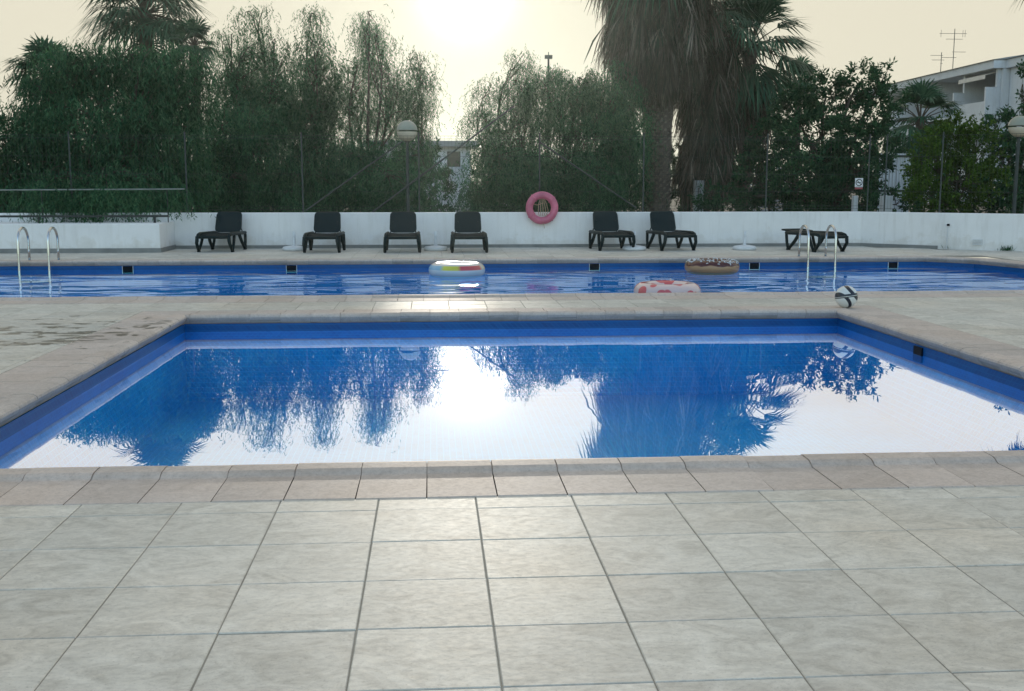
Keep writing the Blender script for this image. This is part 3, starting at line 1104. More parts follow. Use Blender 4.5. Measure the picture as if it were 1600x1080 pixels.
def make_ladder(lab, x0):
    t = thing('pool_ladder', lab, 'pool ladder', 'steel ladders on the far side of the main pool', (x0, BY1, 0))
    for x in (-.245, .245):
        pts = [(x, .36, 0.0), (x, .36, .20)]
        for k in range(11):
            a = math.pi * k / 10
            pts.append((x, .13 + .23 * math.cos(a) - .02 * k / 10, .36 + .21 * math.sin(a)))
        pts += [(x, -.13, .10), (x, -.14, -.25), (x, -.14, -.34)]
        MB().tube(pts, .021, 10).build('rail', M['steel'], t, True)
        MB().lathe([(.021, .012), (.045, .008), (.05, 0)], 14, (x, .36, .002)).build('flange', M['steel'], t, True)
    for z in (-.33,):
        MB().box(-.225, .225, -.18, -.10, z, z + .025).build('step', M['steel'], t)
    return t


lad = make_ladder('curved steel pool ladder in front of the low white block wall', -6.66)
copy_tree(lad, 'curved steel pool ladder in front of the flat lounger', (6.83, BY1, 0))

# ------------------------------------------------------------------ floating rings


def ring_mat(name, kind):
    m, nt, out = new_mat(name)
    L = nt.links
    tc = N(nt, 'ShaderNodeTexCoord')
    sx = N(nt, 'ShaderNodeSeparateXYZ')
    L.new(tc.outputs['Object'], sx.inputs['Vector'])
    at2 = N(nt, 'ShaderNodeMath', operation='ARCTAN2')
    L.new(sx.outputs['Y'], at2.inputs[0])
    L.new(sx.outputs['X'], at2.inputs[1])
    an = N(nt, 'ShaderNodeMapRange')
    an.inputs['From Min'].default_value, an.inputs['From Max'].default_value = -math.pi, math.pi
    L.new(at2.outputs[0], an.inputs['Value'])
    b = N(nt, 'ShaderNodeBsdfPrincipled', Roughness=0.22)
    up = N(nt, 'ShaderNodeMapRange')
    L.new(sx.outputs['Z'], up.inputs['Value'])
    mx = N(nt, 'ShaderNodeMixRGB')
    if kind == 'rainbow':
        c = ramp(nt, an.outputs['Result'], [(0.0, (.25, .5, .75)), (0.14, (.25, .45, .6)), (0.17, (.62, .62, .08)), (0.25, (.55, .52, .07)), (0.27, (.5, .07, .10)), (0.40, (.55, .10, .10)), (0.43, (.62, .62, .5)), (0.55, (.6, .3, .1)), (0.75, (.2, .4, .6)), (1.0, (.25, .5, .75))])
        up.inputs['From Min'].default_value, up.inputs['From Max'].default_value = .015, .022
        mx.inputs['Color1'].default_value = (.50, .60, .72, 1)
        L.new(c, mx.inputs['Color2'])
        L.new(up.outputs['Result'], mx.inputs['Fac'])
        n2 = N(nt, 'ShaderNodeMapRange')
        n2.inputs['From Min'].default_value, n2.inputs['From Max'].default_value = .085, .09
        L.new(sx.outputs['Z'], n2.inputs['Value'])
        m2 = N(nt, 'ShaderNodeMixRGB')
        m2.inputs['Color2'].default_value = (.68, .64, .60, 1)
        L.new(n2.outputs['Result'], m2.inputs['Fac'])
        L.new(mx.outputs['Color'], m2.inputs['Color1'])
        col = m2.outputs['Color']
    elif kind == 'donut':
        nz = N(nt, 'ShaderNodeTexNoise', Scale=5.0, Detail=1.0)
        L.new(tc.outputs['Object'], nz.inputs['Vector'])
        ms = N(nt, 'ShaderNodeMath', operation='MULTIPLY_ADD')
        ms.inputs[1].default_value = .09
        L.new(nz.outputs['Fac'], ms.inputs[0])
        L.new(sx.outputs['Z'], ms.inputs[2])
        up.inputs['From Min'].default_value, up.inputs['From Max'].default_value = .072, .08
        L.new(ms.outputs[0], up.inputs['Value'])
        mx.inputs['Color1'].default_value = (.40, .23, .12, 1)
        mx.inputs['Color2'].default_value = (.075, .018, .018, 1)
        L.new(up.outputs['Result'], mx.inputs['Fac'])
        col = mx.outputs['Color']
    else:
        vr = N(nt, 'ShaderNodeTexVoronoi', Scale=5.5)
        L.new(tc.outputs['Object'], vr.inputs['Vector'])
        c = ramp(nt, vr.outputs['Distance'], [(0.0, (.55, .07, .09)), (0.42, (.58, .10, .12)), (0.46, (.66, .50, .49)), (1, (.7, .56, .55))])
        up.inputs['From Min'].default_value, up.inputs['From Max'].default_value = -.01, .0
        mx.inputs['Color1'].default_value = (.68, .66, .66, 1)
        L.new(c, mx.inputs['Color2'])
        L.new(up.outputs['Result'], mx.inputs['Fac'])
        col = mx.outputs['Color']
    L.new(col, b.inputs['Base Color'])
    L.new(b.outputs['BSDF'], out.inputs['Surface'])
    return m


def make_ring(lab, px, Y, R_out, kind, rz=0.0):
    x = at(px, 430, Y).x
    tr = 0.125
    t = thing('swim_ring', lab, 'swim ring', 'inflatable rings floating in the main pool', (x, Y, ZW2 + tr * .62), rz)
    tm = MB()
    n, k = 48, 16
    for i in range(n):
        a = 2 * math.pi * i / n
        for j in range(k):
            q = 2 * math.pi * j / k
            pk = tr * (1 + .015 * math.sin(24 * a) * max(0, -math.cos(q)))     # puckered inner seam
            rr = R_out - tr * 1.0 + pk * math.cos(q)
            tm.v.append((rr * math.cos(a), rr * math.sin(a), pk * .95 * math.sin(q)))
    for i in range(n):
        for j in range(k):
            i2, j2 = (i + 1) % n, (j + 1) % k
            tm.f.append((i * k + j, i2 * k + j, i2 * k + j2, i * k + j2))
            tm.m.append(0)
    tm.build('tube', ring_mat('ring_' + kind, kind), t, True)
    a = R(70)
    MB().tube([((R_out - tr) * math.cos(a), (R_out - tr) * math.sin(a), tr * .9), ((R_out - tr) * math.cos(a), (R_out - tr) * math.sin(a), tr * 1.12)], [.014, .010], 8).build('valve', M['white_plastic'], t)
    if kind == 'donut':
        sp = MB()
        for q in range(150):
            a = random.uniform(0, 2 * math.pi)
            ph = random.uniform(R(32), R(150))
            rr = R_out - tr + tr * math.cos(ph)
            c = Vector((rr * math.cos(a), rr * math.sin(a), tr * .955 * math.sin(ph)))
            nrm = Vector((math.cos(a) * math.cos(ph), math.sin(a) * math.cos(ph), math.sin(ph)))
            tg = nrm.cross(Vector((random.uniform(-1, 1), random.uniform(-1, 1), random.uniform(-1, 1)))).normalized()
            sp.tube([c - tg * .016, c + tg * .016], .009, 5)
        so = sp.build('sprinkles', M['white_plastic'], t)
        so['kind'] = 'stuff'
    return t


make_ring('pale blue swim ring with yellow and red bands floating near the far edge', 714, 17.75, .455, 'rainbow')
make_ring('brown swim ring like an iced cake with white sprinkles', 1112, 18.15, .455, 'donut')
make_ring('white swim ring with red pattern partly hidden by the near pool edge', 1043, 13.95, .43, 'red')

# ------------------------------------------------------------------ football


def ball_mesh():
    mb = MB()
    n, k = 32, 20
    r = .118
    for j in range(k + 1):
        t_ = math.pi * j / k
        for i in range(n):
            a = 2 * math.pi * i / n
            mb.v.append((r * math.sin(t_) * math.cos(a), r * math.sin(t_) * math.sin(a), r * math.cos(t_)))
    for j in range(k):
        for i in range(n):
            i2 = (i + 1) % n
            mb.f.append((j * n + i, (j + 1) * n + i, (j + 1) * n + i2, j * n + i2))
            mb.m.append(0)
    return mb


def ball_mat():
    m, nt, out = new_mat('ball_skin')
    L = nt.links
    tc = N(nt, 'ShaderNodeTexCoord')

    def plane_band(nv, off, half):
        dt = N(nt, 'ShaderNodeVectorMath', operation='DOT_PRODUCT')
        dt.inputs[1].default_value = nv
        L.new(tc.outputs['Object'], dt.inputs[0])
        s = N(nt, 'ShaderNodeMath', operation='SUBTRACT')
        s.inputs[1].default_value = off
        L.new(dt.outputs['Value'], s.inputs[0])
        ab = N(nt, 'ShaderNodeMath', operation='ABSOLUTE')
        L.new(s.outputs[0], ab.inputs[0])
        lt = N(nt, 'ShaderNodeMath', operation='LESS_THAN')
        lt.inputs[1].default_value = half
        L.new(ab.outputs[0], lt.inputs[0])
        return lt.outputs[0]
    bands = [plane_band((-.12, .10, .98), .012, .019), plane_band((.62, -.15, .58), .060, .015), plane_band((-.72, -.35, -.60), .068, .014), plane_band((.2, -.9, .1), -.07, .02), plane_band((.75, .5, -.3), .075, .02)]
    acc = bands[0]
    for b_ in bands[1:]:
        mx = N(nt, 'ShaderNodeMath', operation='MAXIMUM')
        L.new(acc, mx.inputs[0])
        L.new(b_, mx.inputs[1])
        acc = mx.outputs[0]
    thin = plane_band((-.12, .10, .98), .006, .0022)
    sb = N(nt, 'ShaderNodeMath', operation='SUBTRACT', use_clamp=True)
    L.new(acc, sb.inputs[0])
    L.new(thin, sb.inputs[1])
    mc = N(nt, 'ShaderNodeMixRGB')
    mc.inputs['Color1'].default_value = (.66, .68, .66, 1)
    mc.inputs['Color2'].default_value = (.012, .018, .032, 1)
    L.new(sb.outputs[0], mc.inputs['Fac'])
    b = N(nt, 'ShaderNodeBsdfPrincipled', Roughness=0.28)
    L.new(mc.outputs['Color'], b.inputs['Base Color'])
    L.new(b.outputs['BSDF'], out.inputs['Surface'])
    return m


tag(ball_mesh().build('football', ball_mat(), None, True, (4.363, 11.36, .121)), 'white football with dark bands on the paddling pool corner', 'ball')

# ------------------------------------------------------------------ lifebuoy hung over the wall
lb = at(847, 325, WY - .10)
buoy = thing('lifebuoy', 'faded pink lifebuoy with rope hanging over the white wall', 'lifebuoy', loc=(lb.x, WY - .085, lb.z))
MB().torus(.262, .076, 44, 16, 1.0, axis='y').build('ring', M['buoy'], buoy, True)
for k, a in enumerate((40, 130, 215, 310)):
    a = R(a)
    c = Vector((.262 * math.cos(a), 0, .262 * math.sin(a)))
    u = Vector((math.cos(a), 0, math.sin(a)))
    pts = [c + u * (.080 * math.cos(2 * math.pi * q / 14)) + Vector((0, .080 * math.sin(2 * math.pi * q / 14), 0)) for q in range(15)]
    MB().tube(pts, .012, 6).build('band', M['buoy'], buoy)
rp = MB()
for k in range(5):
    xo = -.07 + .04 * k
    rp.tube([(xo * .5, .02, .19), (xo, -.01, .08), (xo * 1.3 + .01, -.012, -.06), (xo * .8, 0, -.17)], .007, 5)
rp.tube([(-.25, -.03, .10), (-.10, -.02, .06), (.03, -.02, .10)], .007, 5)
rp.tube([(.02, -.07, -.30), (.035, -.075, -.36), (.045, -.072, -.42)], .005, 5)
rp.build('rope', M['rope'], buoy)

# ------------------------------------------------------------------ globe lamps


def make_lamp(lab, px, py, Y, rad):
    c = at(px, py, Y)
    t = thing('globe_lamp', lab, 'street lamp', 'globe lamps behind the fence', (c.x, c.y, 0))
    MB().tube([(0, 0, -.03), (0, 0, c.z - rad * .95)], [.045, .035], 10).build('pole', M['galv'], t)
    MB().lathe([(.05, -rad * 1.08), (.075, -rad * .98), (.06, -rad * .9)], 16, (0, 0, c.z)).build('collar', M['galv'], t, True)
    lo = [(rad * math.cos(R(a)), rad * math.sin(R(a))) for a in range(-85, 5, 9)]
    hi = [(rad * 1.03 * math.cos(R(a)), rad * 1.03 * math.sin(R(a))) for a in range(4, 91, 9)] + [(.001, rad * 1.03)]
    MB().lathe(lo, 28, (0, 0, c.z)).build('globe', M['globe'], t, True)
    MB().lathe(hi, 28, (0, 0, c.z)).build('cap', M['globe_cap'], t, True)
    return t


make_lamp('round globe lamp among the trees left of the sun gap', 636, 205, 28, .255)
make_lamp('round globe lamp at the right edge in front of dark foliage', 1593, 198, 24.2, .235)

# ------------------------------------------------------------------ no smoking sign
sg = at(1342, 287, FY - .05)
sign = thing('warning_sign', 'small square white sign with a crossed-out cigarette on the fence', 'sign', loc=(sg.x, FY - .05, sg.z))
MB().box(-.085, .085, -.006, .006, -.075, .115).build('panel', M['white_plastic'], sign)
ringm = MB()
for i in range(28):
    a0, a1 = 2 * math.pi * i / 28, 2 * math.pi * (i + 1) / 28
    q = []
    for r_, a in ((.058, a0), (.074, a0), (.074, a1), (.058, a1)):
        q.append((r_ * math.cos(a), -.0085, .022 + r_ * math.sin(a)))
    ringm.quad(*q)
so_ = MB()
ringm.quad((-.05, -.0092, .065), (-.042, -.0092, .074), (.05, -.0092, -.021), (.042, -.0092, -.03))
ringm.quad((-.045, -.0078, .014), (.04, -.0078, .014), (.04, -.0078, .028), (-.045, -.0078, .028))
ringm.build('symbol', M['black'], sign)
MB().box(-.085, .085, -.008, .004, -.118, -.080).build('red_strip', mat('sign_red', (.26, .05, .06), .5), sign)
MB().quad((-.07, -.0075, -.060), (.07, -.0075, -.060), (.07, -.0075, -.066), (-.07, -.0075, -.066)).build('line', M['black'], sign)


# ------------------------------------------------------------------ trees
def limb_pts(a, b, sag=0.0, wob=0.12, n=6):
    a, b = Vector(a), Vector(b)
    L = (b - a).length
    pts = []
    o1 = Vector(rng.normal(size=3)) * wob * L * .5
    for i in range(n + 1):
        t = i / n
        p = a.lerp(b, t) + o1 * math.sin(math.pi * t) + Vector((0, 0, sag * L * math.sin(math.pi * t)))
        pts.append(p)
    return pts


def lobes_world(lobes):
    """lobe = (px, py, rx, ry, Y [, density])"""
    res = []
    for l in lobes:
        px, py, rx, ry, Y = l[:5]
        k = Y / F_PX
        res.append((np.array(at(px, py, Y)), rx * k, ry * k, l[5] if len(l) > 5 else 1.0))
    return res


def pepper_tree(label, trunk_px, Y, lobes, dens=1.0, mat_='pepper', hang=1.0, group='pepper trees behind the fence', tr=.16, name='pepper_tree'):
    """weeping tree: limbs to each lobe, twigs to clumps, curtains of hanging strands set with narrow leaves"""
    base = at(trunk_px, 340, Y)
    t = thing(name, label, 'tree', group, (0, 0, 0))
    lw = lobes_world(lobes)
    bz = Vector((base.x, Y, -.05))
    zc = min(c[2] for c, *_ in lw)
    fork = Vector((base.x + rng.normal() * .15, Y, max(.9, zc * .75)))
    wood = MB()
    wood.tube(limb_pts(bz, fork, 0, .05), [tr * (1.25 - .5 * i / 6) for i in range(7)], 9)
    P_all, D_all, S_all = [], [], []
    for c, rx, ry, dn in lw:
        cl = limb_pts(fork, Vector(c) + Vector((0, 0, ry * .3)), .10, .16)
        if c[1] > 23.3:
            wood.tube(cl, [max(.012, tr * .42 * (1 - .15 * i)) for i in range(7)], 6)
        area = math.pi * rx * ry
        fine = .75 if dn < .75 else 1.0          # airy outer boughs carry finer leaves
        nclump = max(4, int(area * (26 if dn >= .75 else 40) * dens * dn))
        for _ in range(nclump):
            v = rng.normal(size=3)
            v = v / np.linalg.norm(v) * rng.uniform(.25, 1.0) ** .5
            cp = c + v * np.array([rx, rx * .8, ry])
            if c[1] > 23.3 and rng.random() < .5:
                wood.tube(limb_pts(cl[rng.integers(3, 7)], cp, .12, .14, 4), [.017, .014, .011, .008, .005], 4, cap=False)
            ns = int(rng.integers(7, 15))
            lc = rng.uniform(.55, 1.25)
            for _s in range(ns):
                off = rng.normal(size=3) * np.array([.17, .17, .09])
                p0 = cp + off
                ln = hang * lc * rng.uniform(.3, 1.0)
                st = np.arange(0, ln, .05 * (fine ** .6))
                dr_ = np.array([off[0] * .8, off[1] * .8, 0])
                k = st / ln
                wig = rng.normal(size=2) * .07
                path = p0 + np.stack([dr_[0] * (1 - (1 - k) ** 2) * .8 + wig[0] * np.sin(k * 5), dr_[1] * (1 - (1 - k) ** 2) * .8 + wig[1] * np.sin(k * 4), .10 * np.sin(k * 2.2) * (1 - k) - st], -1)
                m_ = len(path)
                sd_ = rng.normal(size=(m_, 3)) * .55
                sd_[:, 2] = -rng.uniform(.3, 1.4, m_)
                P_all.append(path)
                D_all.append(sd_)
                S_all.append(np.full(m_, fine))
    P = np.concatenate(P_all)
    D = unit(np.concatenate(D_all))
    S = np.concatenate(S_all)
    keep = P[:, 2] > np.where(P[:, 1] < 23.25, np.where(P[:, 0] < -5.2, .57, .63), .25)
    keep &= ~((P[:, 1] > 22.9) & (P[:, 1] < 23.3) & (P[:, 2] < .78))
    P, D, S = P[keep], D[keep], S[keep]
    V, Q = leaf_quads(P, D, rng.uniform(.08, .17, len(P)) * S, rng.uniform(.008, .017, len(P)) * S)
    wood.build('trunk', M['bark'], t, True)
    co = np_mesh('crown', V, Q, M[mat_], t)
    return t


def broad_tree(label, trunk_px, Y, lobes, mat_='broad', dens=1.0, leaf=(.07, .13), group=None, name='leafy_tree', cat='tree', tr=.10, up=.3):
    base = at(trunk_px, 340, Y)
    t = thing(name, label, cat, group)
    lw = lobes_world(lobes)
    bz = Vector((base.x, Y, -.05))
    zc = min(c[2] for c, *_ in lw)
    fork = Vector((base.x, Y, max(.35, zc * .7)))
    wood = MB()
    wood.tube(limb_pts(bz, fork, 0, .05), [tr * (1.2 - .5 * i / 6) for i in range(7)], 8)
    P_all, D_all = [], []
    for c, rx, ry, dn in lw:
        cl = limb_pts(fork, Vector(c), .05, .12)
        wood.tube(cl, [max(.015, tr * .5 * (1 - .13 * i)) for i in range(7)], 6)
        n = max(6, int(math.pi * rx * ry * 42 * dens * dn))
        for _ in range(n):
            v = rng.normal(size=3)
            v = v / np.linalg.norm(v) * rng.uniform(.3, 1.06) ** .5
            cp = c + v * np.array([rx, rx * .85, ry])
            out_ = unit(v * np.array([1, 1, 1]) + np.array([0, 0, up]))
            if rng.random() < .3:
                wood.tube(limb_pts(cl[rng.integers(3, 7)], cp, .03, .1, 3), [.012, .010, .007, .004], 4, cap=False)
            nt_ = int(rng.integers(3, 6))
            for _t in range(nt_):
                dd = unit(out_ + rng.normal(size=3) * .55)
                ln = rng.uniform(.14, .34)
                st = np.arange(0, ln, .03)
                path = cp + dd * st[:, None] + rng.normal(size=(len(st), 3)) * .012
                P_all.append(path)
                D_all.append(dd * .6 + rng.normal(size=(len(st), 3)) * .7)
    P = np.concatenate(P_all)
    D = unit(np.concatenate(D_all))
    keep = P[:, 2] > .05
    P, D = P[keep], D[keep]
    V, Q = leaf_quads(P, D, rng.uniform(*leaf, len(P)), rng.uniform(.018, .034, len(P)))
    wood.build('trunk', M['bark'], t, True)
    np_mesh('crown', V, Q, M[mat_], t)
    return t


def fan_leaf(hub, axis, Rf, droop=.35, nb=26, spread=115, w=.035):
    """blades of one fan leaf as quads"""
    axis = unit(np.array(axis, float))
    side = np.cross(axis, [0, 0, 1.0])
    if np.linalg.norm(side) < .1:
        side = np.array([1.0, 0, 0])
    side = unit(side)
    nrm = np.cross(side, axis)
    V, Q = [], []
    for k in range(nb):
        ph = R(-spread + 2 * spread * k / (nb - 1)) + rng.normal() * .02
        d = axis * math.cos(ph) + side * math.sin(ph) + nrm * (.12 * (k % 2 - .5))
        d = unit(d)
        Lb = Rf * (.72 + .28 * math.cos(ph)) * rng.uniform(.92, 1.06)
        p0 = hub
        p1 = hub + d * Lb * .55 - np.array([0, 0, 1]) * Lb * droop * .10
        p2 = hub + d * Lb - np.array([0, 0, 1]) * Lb * droop * rng.uniform(.5, 1.1)
        sw = unit(np.cross(d, nrm)) * w
        b = len(V)
        V += [p0 - sw * .25, p0 + sw * .25, p1 + sw, p1 - sw, p2 + sw * .12, p2 - sw * .12]
        Q += [(b, b + 1, b + 2, b + 3), (b + 3, b + 2, b + 4, b + 5)]
    return V, Q


def fan_palm(label, px, Y, crown_py, Rc, Rf, nl, trunk_r=.22, skirt=None, elev=(-35, 85), group='fan palms', stubs=False, stub_top=None, seed=1, w=.035, name='fan_palm', spread=115):
    """Rc petiole length, Rf fan radius, nl leaves; skirt = list of (z_top, z_bot, r_top, r_bot, n)"""
    global rng
    keep_rng = rng
    rng = np.random.default_rng(seed)
    c = np.array(at(px, crown_py, Y))
    t = thing(name, label, 'palm tree', group)
    gx = c[0] + rng.normal() * .1
    tr = MB()
    n = 14
    pts = [(gx + (c[0] - gx) * i / n, Y, -.05 + (c[2] + .05) * i / n) for i in range(n + 1)]
    rad = [trunk_r * (1.25 if i == 0 else 1.0) * (1 + .04 * (-1) ** i) for i in range(n + 1)]
    tr.tube(pts, rad, 14)
    to = tr.build('trunk', M['palm_bark'], t, True)
    if stubs:
        # diamond pattern of cut leaf bases
        st = MB()
        z = .0
        row = 0
        while z < stub_top:
            m_ = 11
            for k in range(m_):
                a = 2 * math.pi * (k + .5 * (row % 2)) / m_
                u = Vector((math.cos(a), math.sin(a), 0))
                s_ = Vector((-math.sin(a), math.cos(a), 0))
                p = Vector((gx, Y, z)) + u * (trunk_r * .96)
                hw = .075 * rng.uniform(.8, 1.15)
                tip = p + u * rng.uniform(.05, .12) + Vector((0, 0, rng.uniform(.10, .17)))
                b = len(st.v)
                st.v += [tuple(p - s_ * hw), tuple(p + s_ * hw), tuple(p + Vector((0, 0, .13))), tuple(tip - s_ * hw * .45), tuple(tip + s_ * hw * .45)]
                st.f += [(b, b + 1, b + 4, b + 3), (b + 1, b + 2, b + 4), (b + 2, b, b + 3), (b + 3, b + 4, b + 2)]
                st.m += [0] * 4
            z += .105
            row += 1
        so = st.build('leaf_stubs', M['stub'], t)
        so['kind'] = 'stuff'
    V, Q = [], []
    pet = MB()
    for i in range(nl):
        az = 2 * math.pi * (i * .618) + rng.normal() * .15
        el = R(elev[0] + (elev[1] - elev[0]) * ((i + .5) / nl) ** .9 + rng.normal() * 6)
        d = np.array([math.cos(az) * math.cos(el), math.sin(az) * math.cos(el), math.sin(el)])
        L = Rc * rng.uniform(.75, 1.1)
        hub = c + d * L - np.array([0, 0, .10 * L * math.cos(el)])
        ax = d - np.array([0, 0, .35 * math.cos(el)])
        v, q = fan_leaf(hub, ax, Rf * rng.uniform(.85, 1.1), droop=.30 + .25 * max(0, -math.sin(el)) + rng.uniform(0, .25), w=w, spread=spread)
        b = len(V)
        V += v
        Q += [tuple(b + j for j in f) for f in q]
        pet.tube([tuple(c), tuple((c + hub) / 2 + np.array([0, 0, .05 * L])), tuple(hub)], [.028, .022, .014], 5)
    pet.build('leaf_stalks', M['palm_bark'], t)
    np_mesh('crown', V, Q, M['palm'], t)
    if skirt:
        P0, P1, P2, W_ = [], [], [], []
        FV, FQ = [], []
        for zt, zb_, rt, rb, n_, gap in skirt:
            for _ in range(n_ // 14):             # whole dead fans, folded and hanging
                u_ = rng.random()
                z = zt + (zb_ - zt) * u_
                a = rng.uniform(0, 2 * math.pi)
                rr = (rt + (rb - rt) * u_) * rng.uniform(.45, .95) * (1 + .15 * math.sin(5 * a + 3 * z) + .1 * math.sin(11 * a))
                rout = np.array([math.cos(a), math.sin(a), 0])
                hub = np.array([gx, Y, z]) + rout * rr
                ax = np.array([0, 0, -1.0]) + rout * rng.uniform(-.1, .26) + rng.normal(size=3) * .16
                v, q = fan_leaf(hub, ax, gap * rng.uniform(.55, 1.05), droop=rng.uniform(.1, .5), nb=int(rng.integers(9, 15)), spread=rng.uniform(12, 42), w=rng.uniform(.012, .026))
                b = len(FV)
                FV += v
                FQ += [tuple(b + j for j in f) for f in q]
            for _ in range(n_ // 3):
                u_ = rng.random()
                z = zt + (zb_ - zt) * u_
                a = rng.uniform(0, 2 * math.pi)
                rr = (rt + (rb - rt) * u_) * rng.uniform(.5, .98) * (1 + .16 * math.sin(5 * a + 3 * z) + .1 * math.sin(11 * a))
                ln = rng.uniform(.3, 1.3) ** 1.3 * gap
                rout = np.array([math.cos(a), math.sin(a), 0])
                p = np.array([gx, Y, z]) + rout * rr
                sw = rng.normal(size=3) * .16
                P0.append(p - rout * .15)
                P1.append(p + rout * .05 - np.array([0, 0, ln * .5]) + sw * .5)
                P2.append(p + rout * .02 - np.array([0, 0, ln]) + sw)
                W_.append(rng.uniform(.005, .018))
        P0, P1, P2, W_ = map(np.array, (P0, P1, P2, W_))
        s = unit(np.cross(P2 - P0, rng.normal(size=P0.shape))) * W_[:, None]
        VV = np.stack([P0 - s * .6, P0 + s * .6, P1 + s, P1 - s, P2 + s * .2, P2 - s * .2], 1).reshape(-1, 3)
        ii = np.arange(len(P0))[:, None] * 6
        QQ = np.concatenate([ii + np.array([0, 1, 2, 3]), ii + np.array([3, 2, 4, 5])])
        nq = len(VV)
        VV = np.concatenate([VV, np.array(FV)])
        QQ = np.concatenate([QQ, np.array(FQ) + nq])
        so = np_mesh('dry_skirt', VV, QQ, M['dry'], t)
    rng = keep_rng
    return t


# --- left: the big weeping tree close behind the wall, palms behind it
pepper_tree('broad dense weeping tree hanging over the wall at far left', 150, 25.0,
            [(62, 150, 42, 40, 25.2), (150, 88, 36, 26, 26, .6), (215, 92, 40, 24, 26, .6), (280, 90, 34, 26, 26, .6), (318, 120, 14, 34, 25.8, .5), (110, 112, 48, 40, 25.4), (185, 105, 65, 40, 25.8), (262, 115, 55, 42, 25.6), (298, 160, 28, 40, 25.6, .7), (50, 230, 42, 60, 25), (140, 200, 85, 70, 25), (235, 205, 70, 70, 25),
             (90, 290, 90, 40, 24.6), (210, 285, 90, 45, 24.8), (68, 300, 24, 22, 22.55, .7), (120, 302, 34, 22, 22.6, .8), (172, 304, 26, 20, 22.6, .7), (222, 300, 12, 14, 22.6, .4), (277, 303, 12, 12, 22.7, .4), (290, 270, 35, 50, 25.2, .7), (150, 290, 120, 30, 24, 1)], 1.25, 'pepper_dark', .95, tr=.2)
fan_palm('tall fan palm rising behind the weeping tree at far left', 225, 44, 22, 1.35, 1.4, 66, .25, skirt=[(5.9, 4.2, .9, .8, 500, .8)], seed=3)
fan_palm('lower fan palm at the left margin behind the weeping tree', 75, 38, 118, .75, .9, 34, .2, seed=4)
fan_palm('small fan palm peeping out to the right of the tall left palm', 303, 42, 72, .6, .7, 20, .18, seed=5)
broad_tree('dark shrub at the extreme left edge behind the fence', 2, 24.6, [(-8, 225, 26, 40, 24.6), (-5, 290, 30, 50, 24.6), (12, 250, 14, 30, 24.6, .5)], 'broad', 1.0, name='shrub', cat='shrub')

# --- middle left: airy pepper trees
pepper_tree('open weeping tree with bare crooked branches at the top left of centre', 400, 32,
            [(392, 28, 30, 28, 32, .38), (362, 62, 24, 26, 32, .35), (430, 70, 28, 30, 32, .4), (398, 95, 46, 30, 32, .7), (365, 140, 38, 45, 32, 1), (425, 150, 45, 55, 32, 1), (350, 215, 40, 60, 31), (410, 230, 55, 80, 31), (360, 290, 60, 40, 30)], 1.0, hang=1.0, tr=.17)
pepper_tree('slender weeping tree with a narrow pointed top', 488, 33,
            [(487, 30, 14, 30, 33, .6), (488, 75, 24, 34, 33, .8), (492, 125, 40, 48, 33), (478, 190, 46, 55, 32.5), (500, 250, 55, 60, 32), (470, 295, 60, 40, 31)], 1.0, tr=.13)
pepper_tree('tall airy weeping tree left of the globe lamp', 582, 32.5,
            [(575, 28, 26, 28, 32.5, .42), (590, 72, 36, 34, 32.5, .5), (560, 118, 36, 40, 32.5, .5), (608, 128, 36, 40, 32.5, .55), (556, 178, 36, 40, 32.3, .6), (606, 190, 36, 40, 32.3, .55), (560, 262, 52, 52, 31.5), (606, 288, 50, 42, 31, .9)], 1.0, tr=.14)
pepper_tree('weeping tree with drooping side just behind the globe lamp', 650, 33.5,
            [(652, 95, 16, 28, 33.5, .55), (660, 138, 22, 38, 33.5, .6), (648, 190, 24, 40, 33.5, .7), (650, 255, 30, 42, 32.5, .8), (640, 300, 40, 28, 31.5, .9)], 1.0, tr=.09)
# --- middle right
pepper_tree('weeping tree right of the sun gap with a pointed top', 808, 36,
            [(818, 92, 20, 22, 36, .55), (768, 142, 32, 28, 36, .38), (812, 140, 34, 32, 36, .8), (758, 195, 34, 36, 36, .5), (810, 205, 50, 48, 35.5, .9), (775, 258, 52, 42, 34.5, .9), (830, 280, 50, 45, 34), (745, 300, 38, 30, 33.5, .8)], 1.0, tr=.14)
pepper_tree('rounded weeping tree between the lifebuoy and the big palm', 885, 35,
            [(862, 130, 32, 28, 35, .8), (905, 130, 36, 30, 35, .9), (940, 145, 28, 36, 35), (880, 185, 48, 40, 35, .75), (925, 215, 40, 50, 34.5, .8), (870, 265, 55, 50, 34), (930, 285, 50, 45, 33.5), (965, 240, 35, 80, 34, 1.2), (968, 130, 26, 36, 34.5, .9), (985, 180, 24, 46, 34.5, .9), (992, 255, 22, 55, 34.2, .9)], 1.05, tr=.15)
# --- right: palms and leafy trees
zt = at(1040, -60, 36).z
fan_palm('massive fan palm with a thick brown skirt and stubbed trunk', 1040, 36, -75, 1.6, 1.5, 40, .44,
         skirt=[(zt, at(0, 45, 36).z, 1.75, 1.6, 6000, 1.3), (at(0, 40, 36).z, at(0, 85, 36).z, 1.6, 1.05, 3400, 1.2), (at(0, 85, 36).z, at(0, 140, 36).z, 1.1, 0.6, 1800, .7)], stubs=True, stub_top=at(0, 165, 36).z, seed=8)
fan_palm('fan palm wrapped in hanging dry leaves right of the stubbed trunk', 1112, 37.5, 20, 1.2, 1.2, 22, .2,
         skirt=[(at(0, 30, 37.5).z, at(0, 160, 37.5).z, 1.15, 1.0, 3600, 1.1), (at(0, 150, 37.5).z, at(0, 275, 37.5).z, 1.0, .8, 3200, 1.0)], elev=(-50, 60), seed=9)
fan_palm('green fan palm with stiff fronds pointing right beyond the skirted palms', 1172, 38.5, 76, 1.25, 1.5, 44, .24,
         skirt=[(at(0, 110, 38.5).z, at(0, 220, 38.5).z, 1.0, .9, 1800, 1.0)], elev=(-60, 85), seed=10, spread=68)
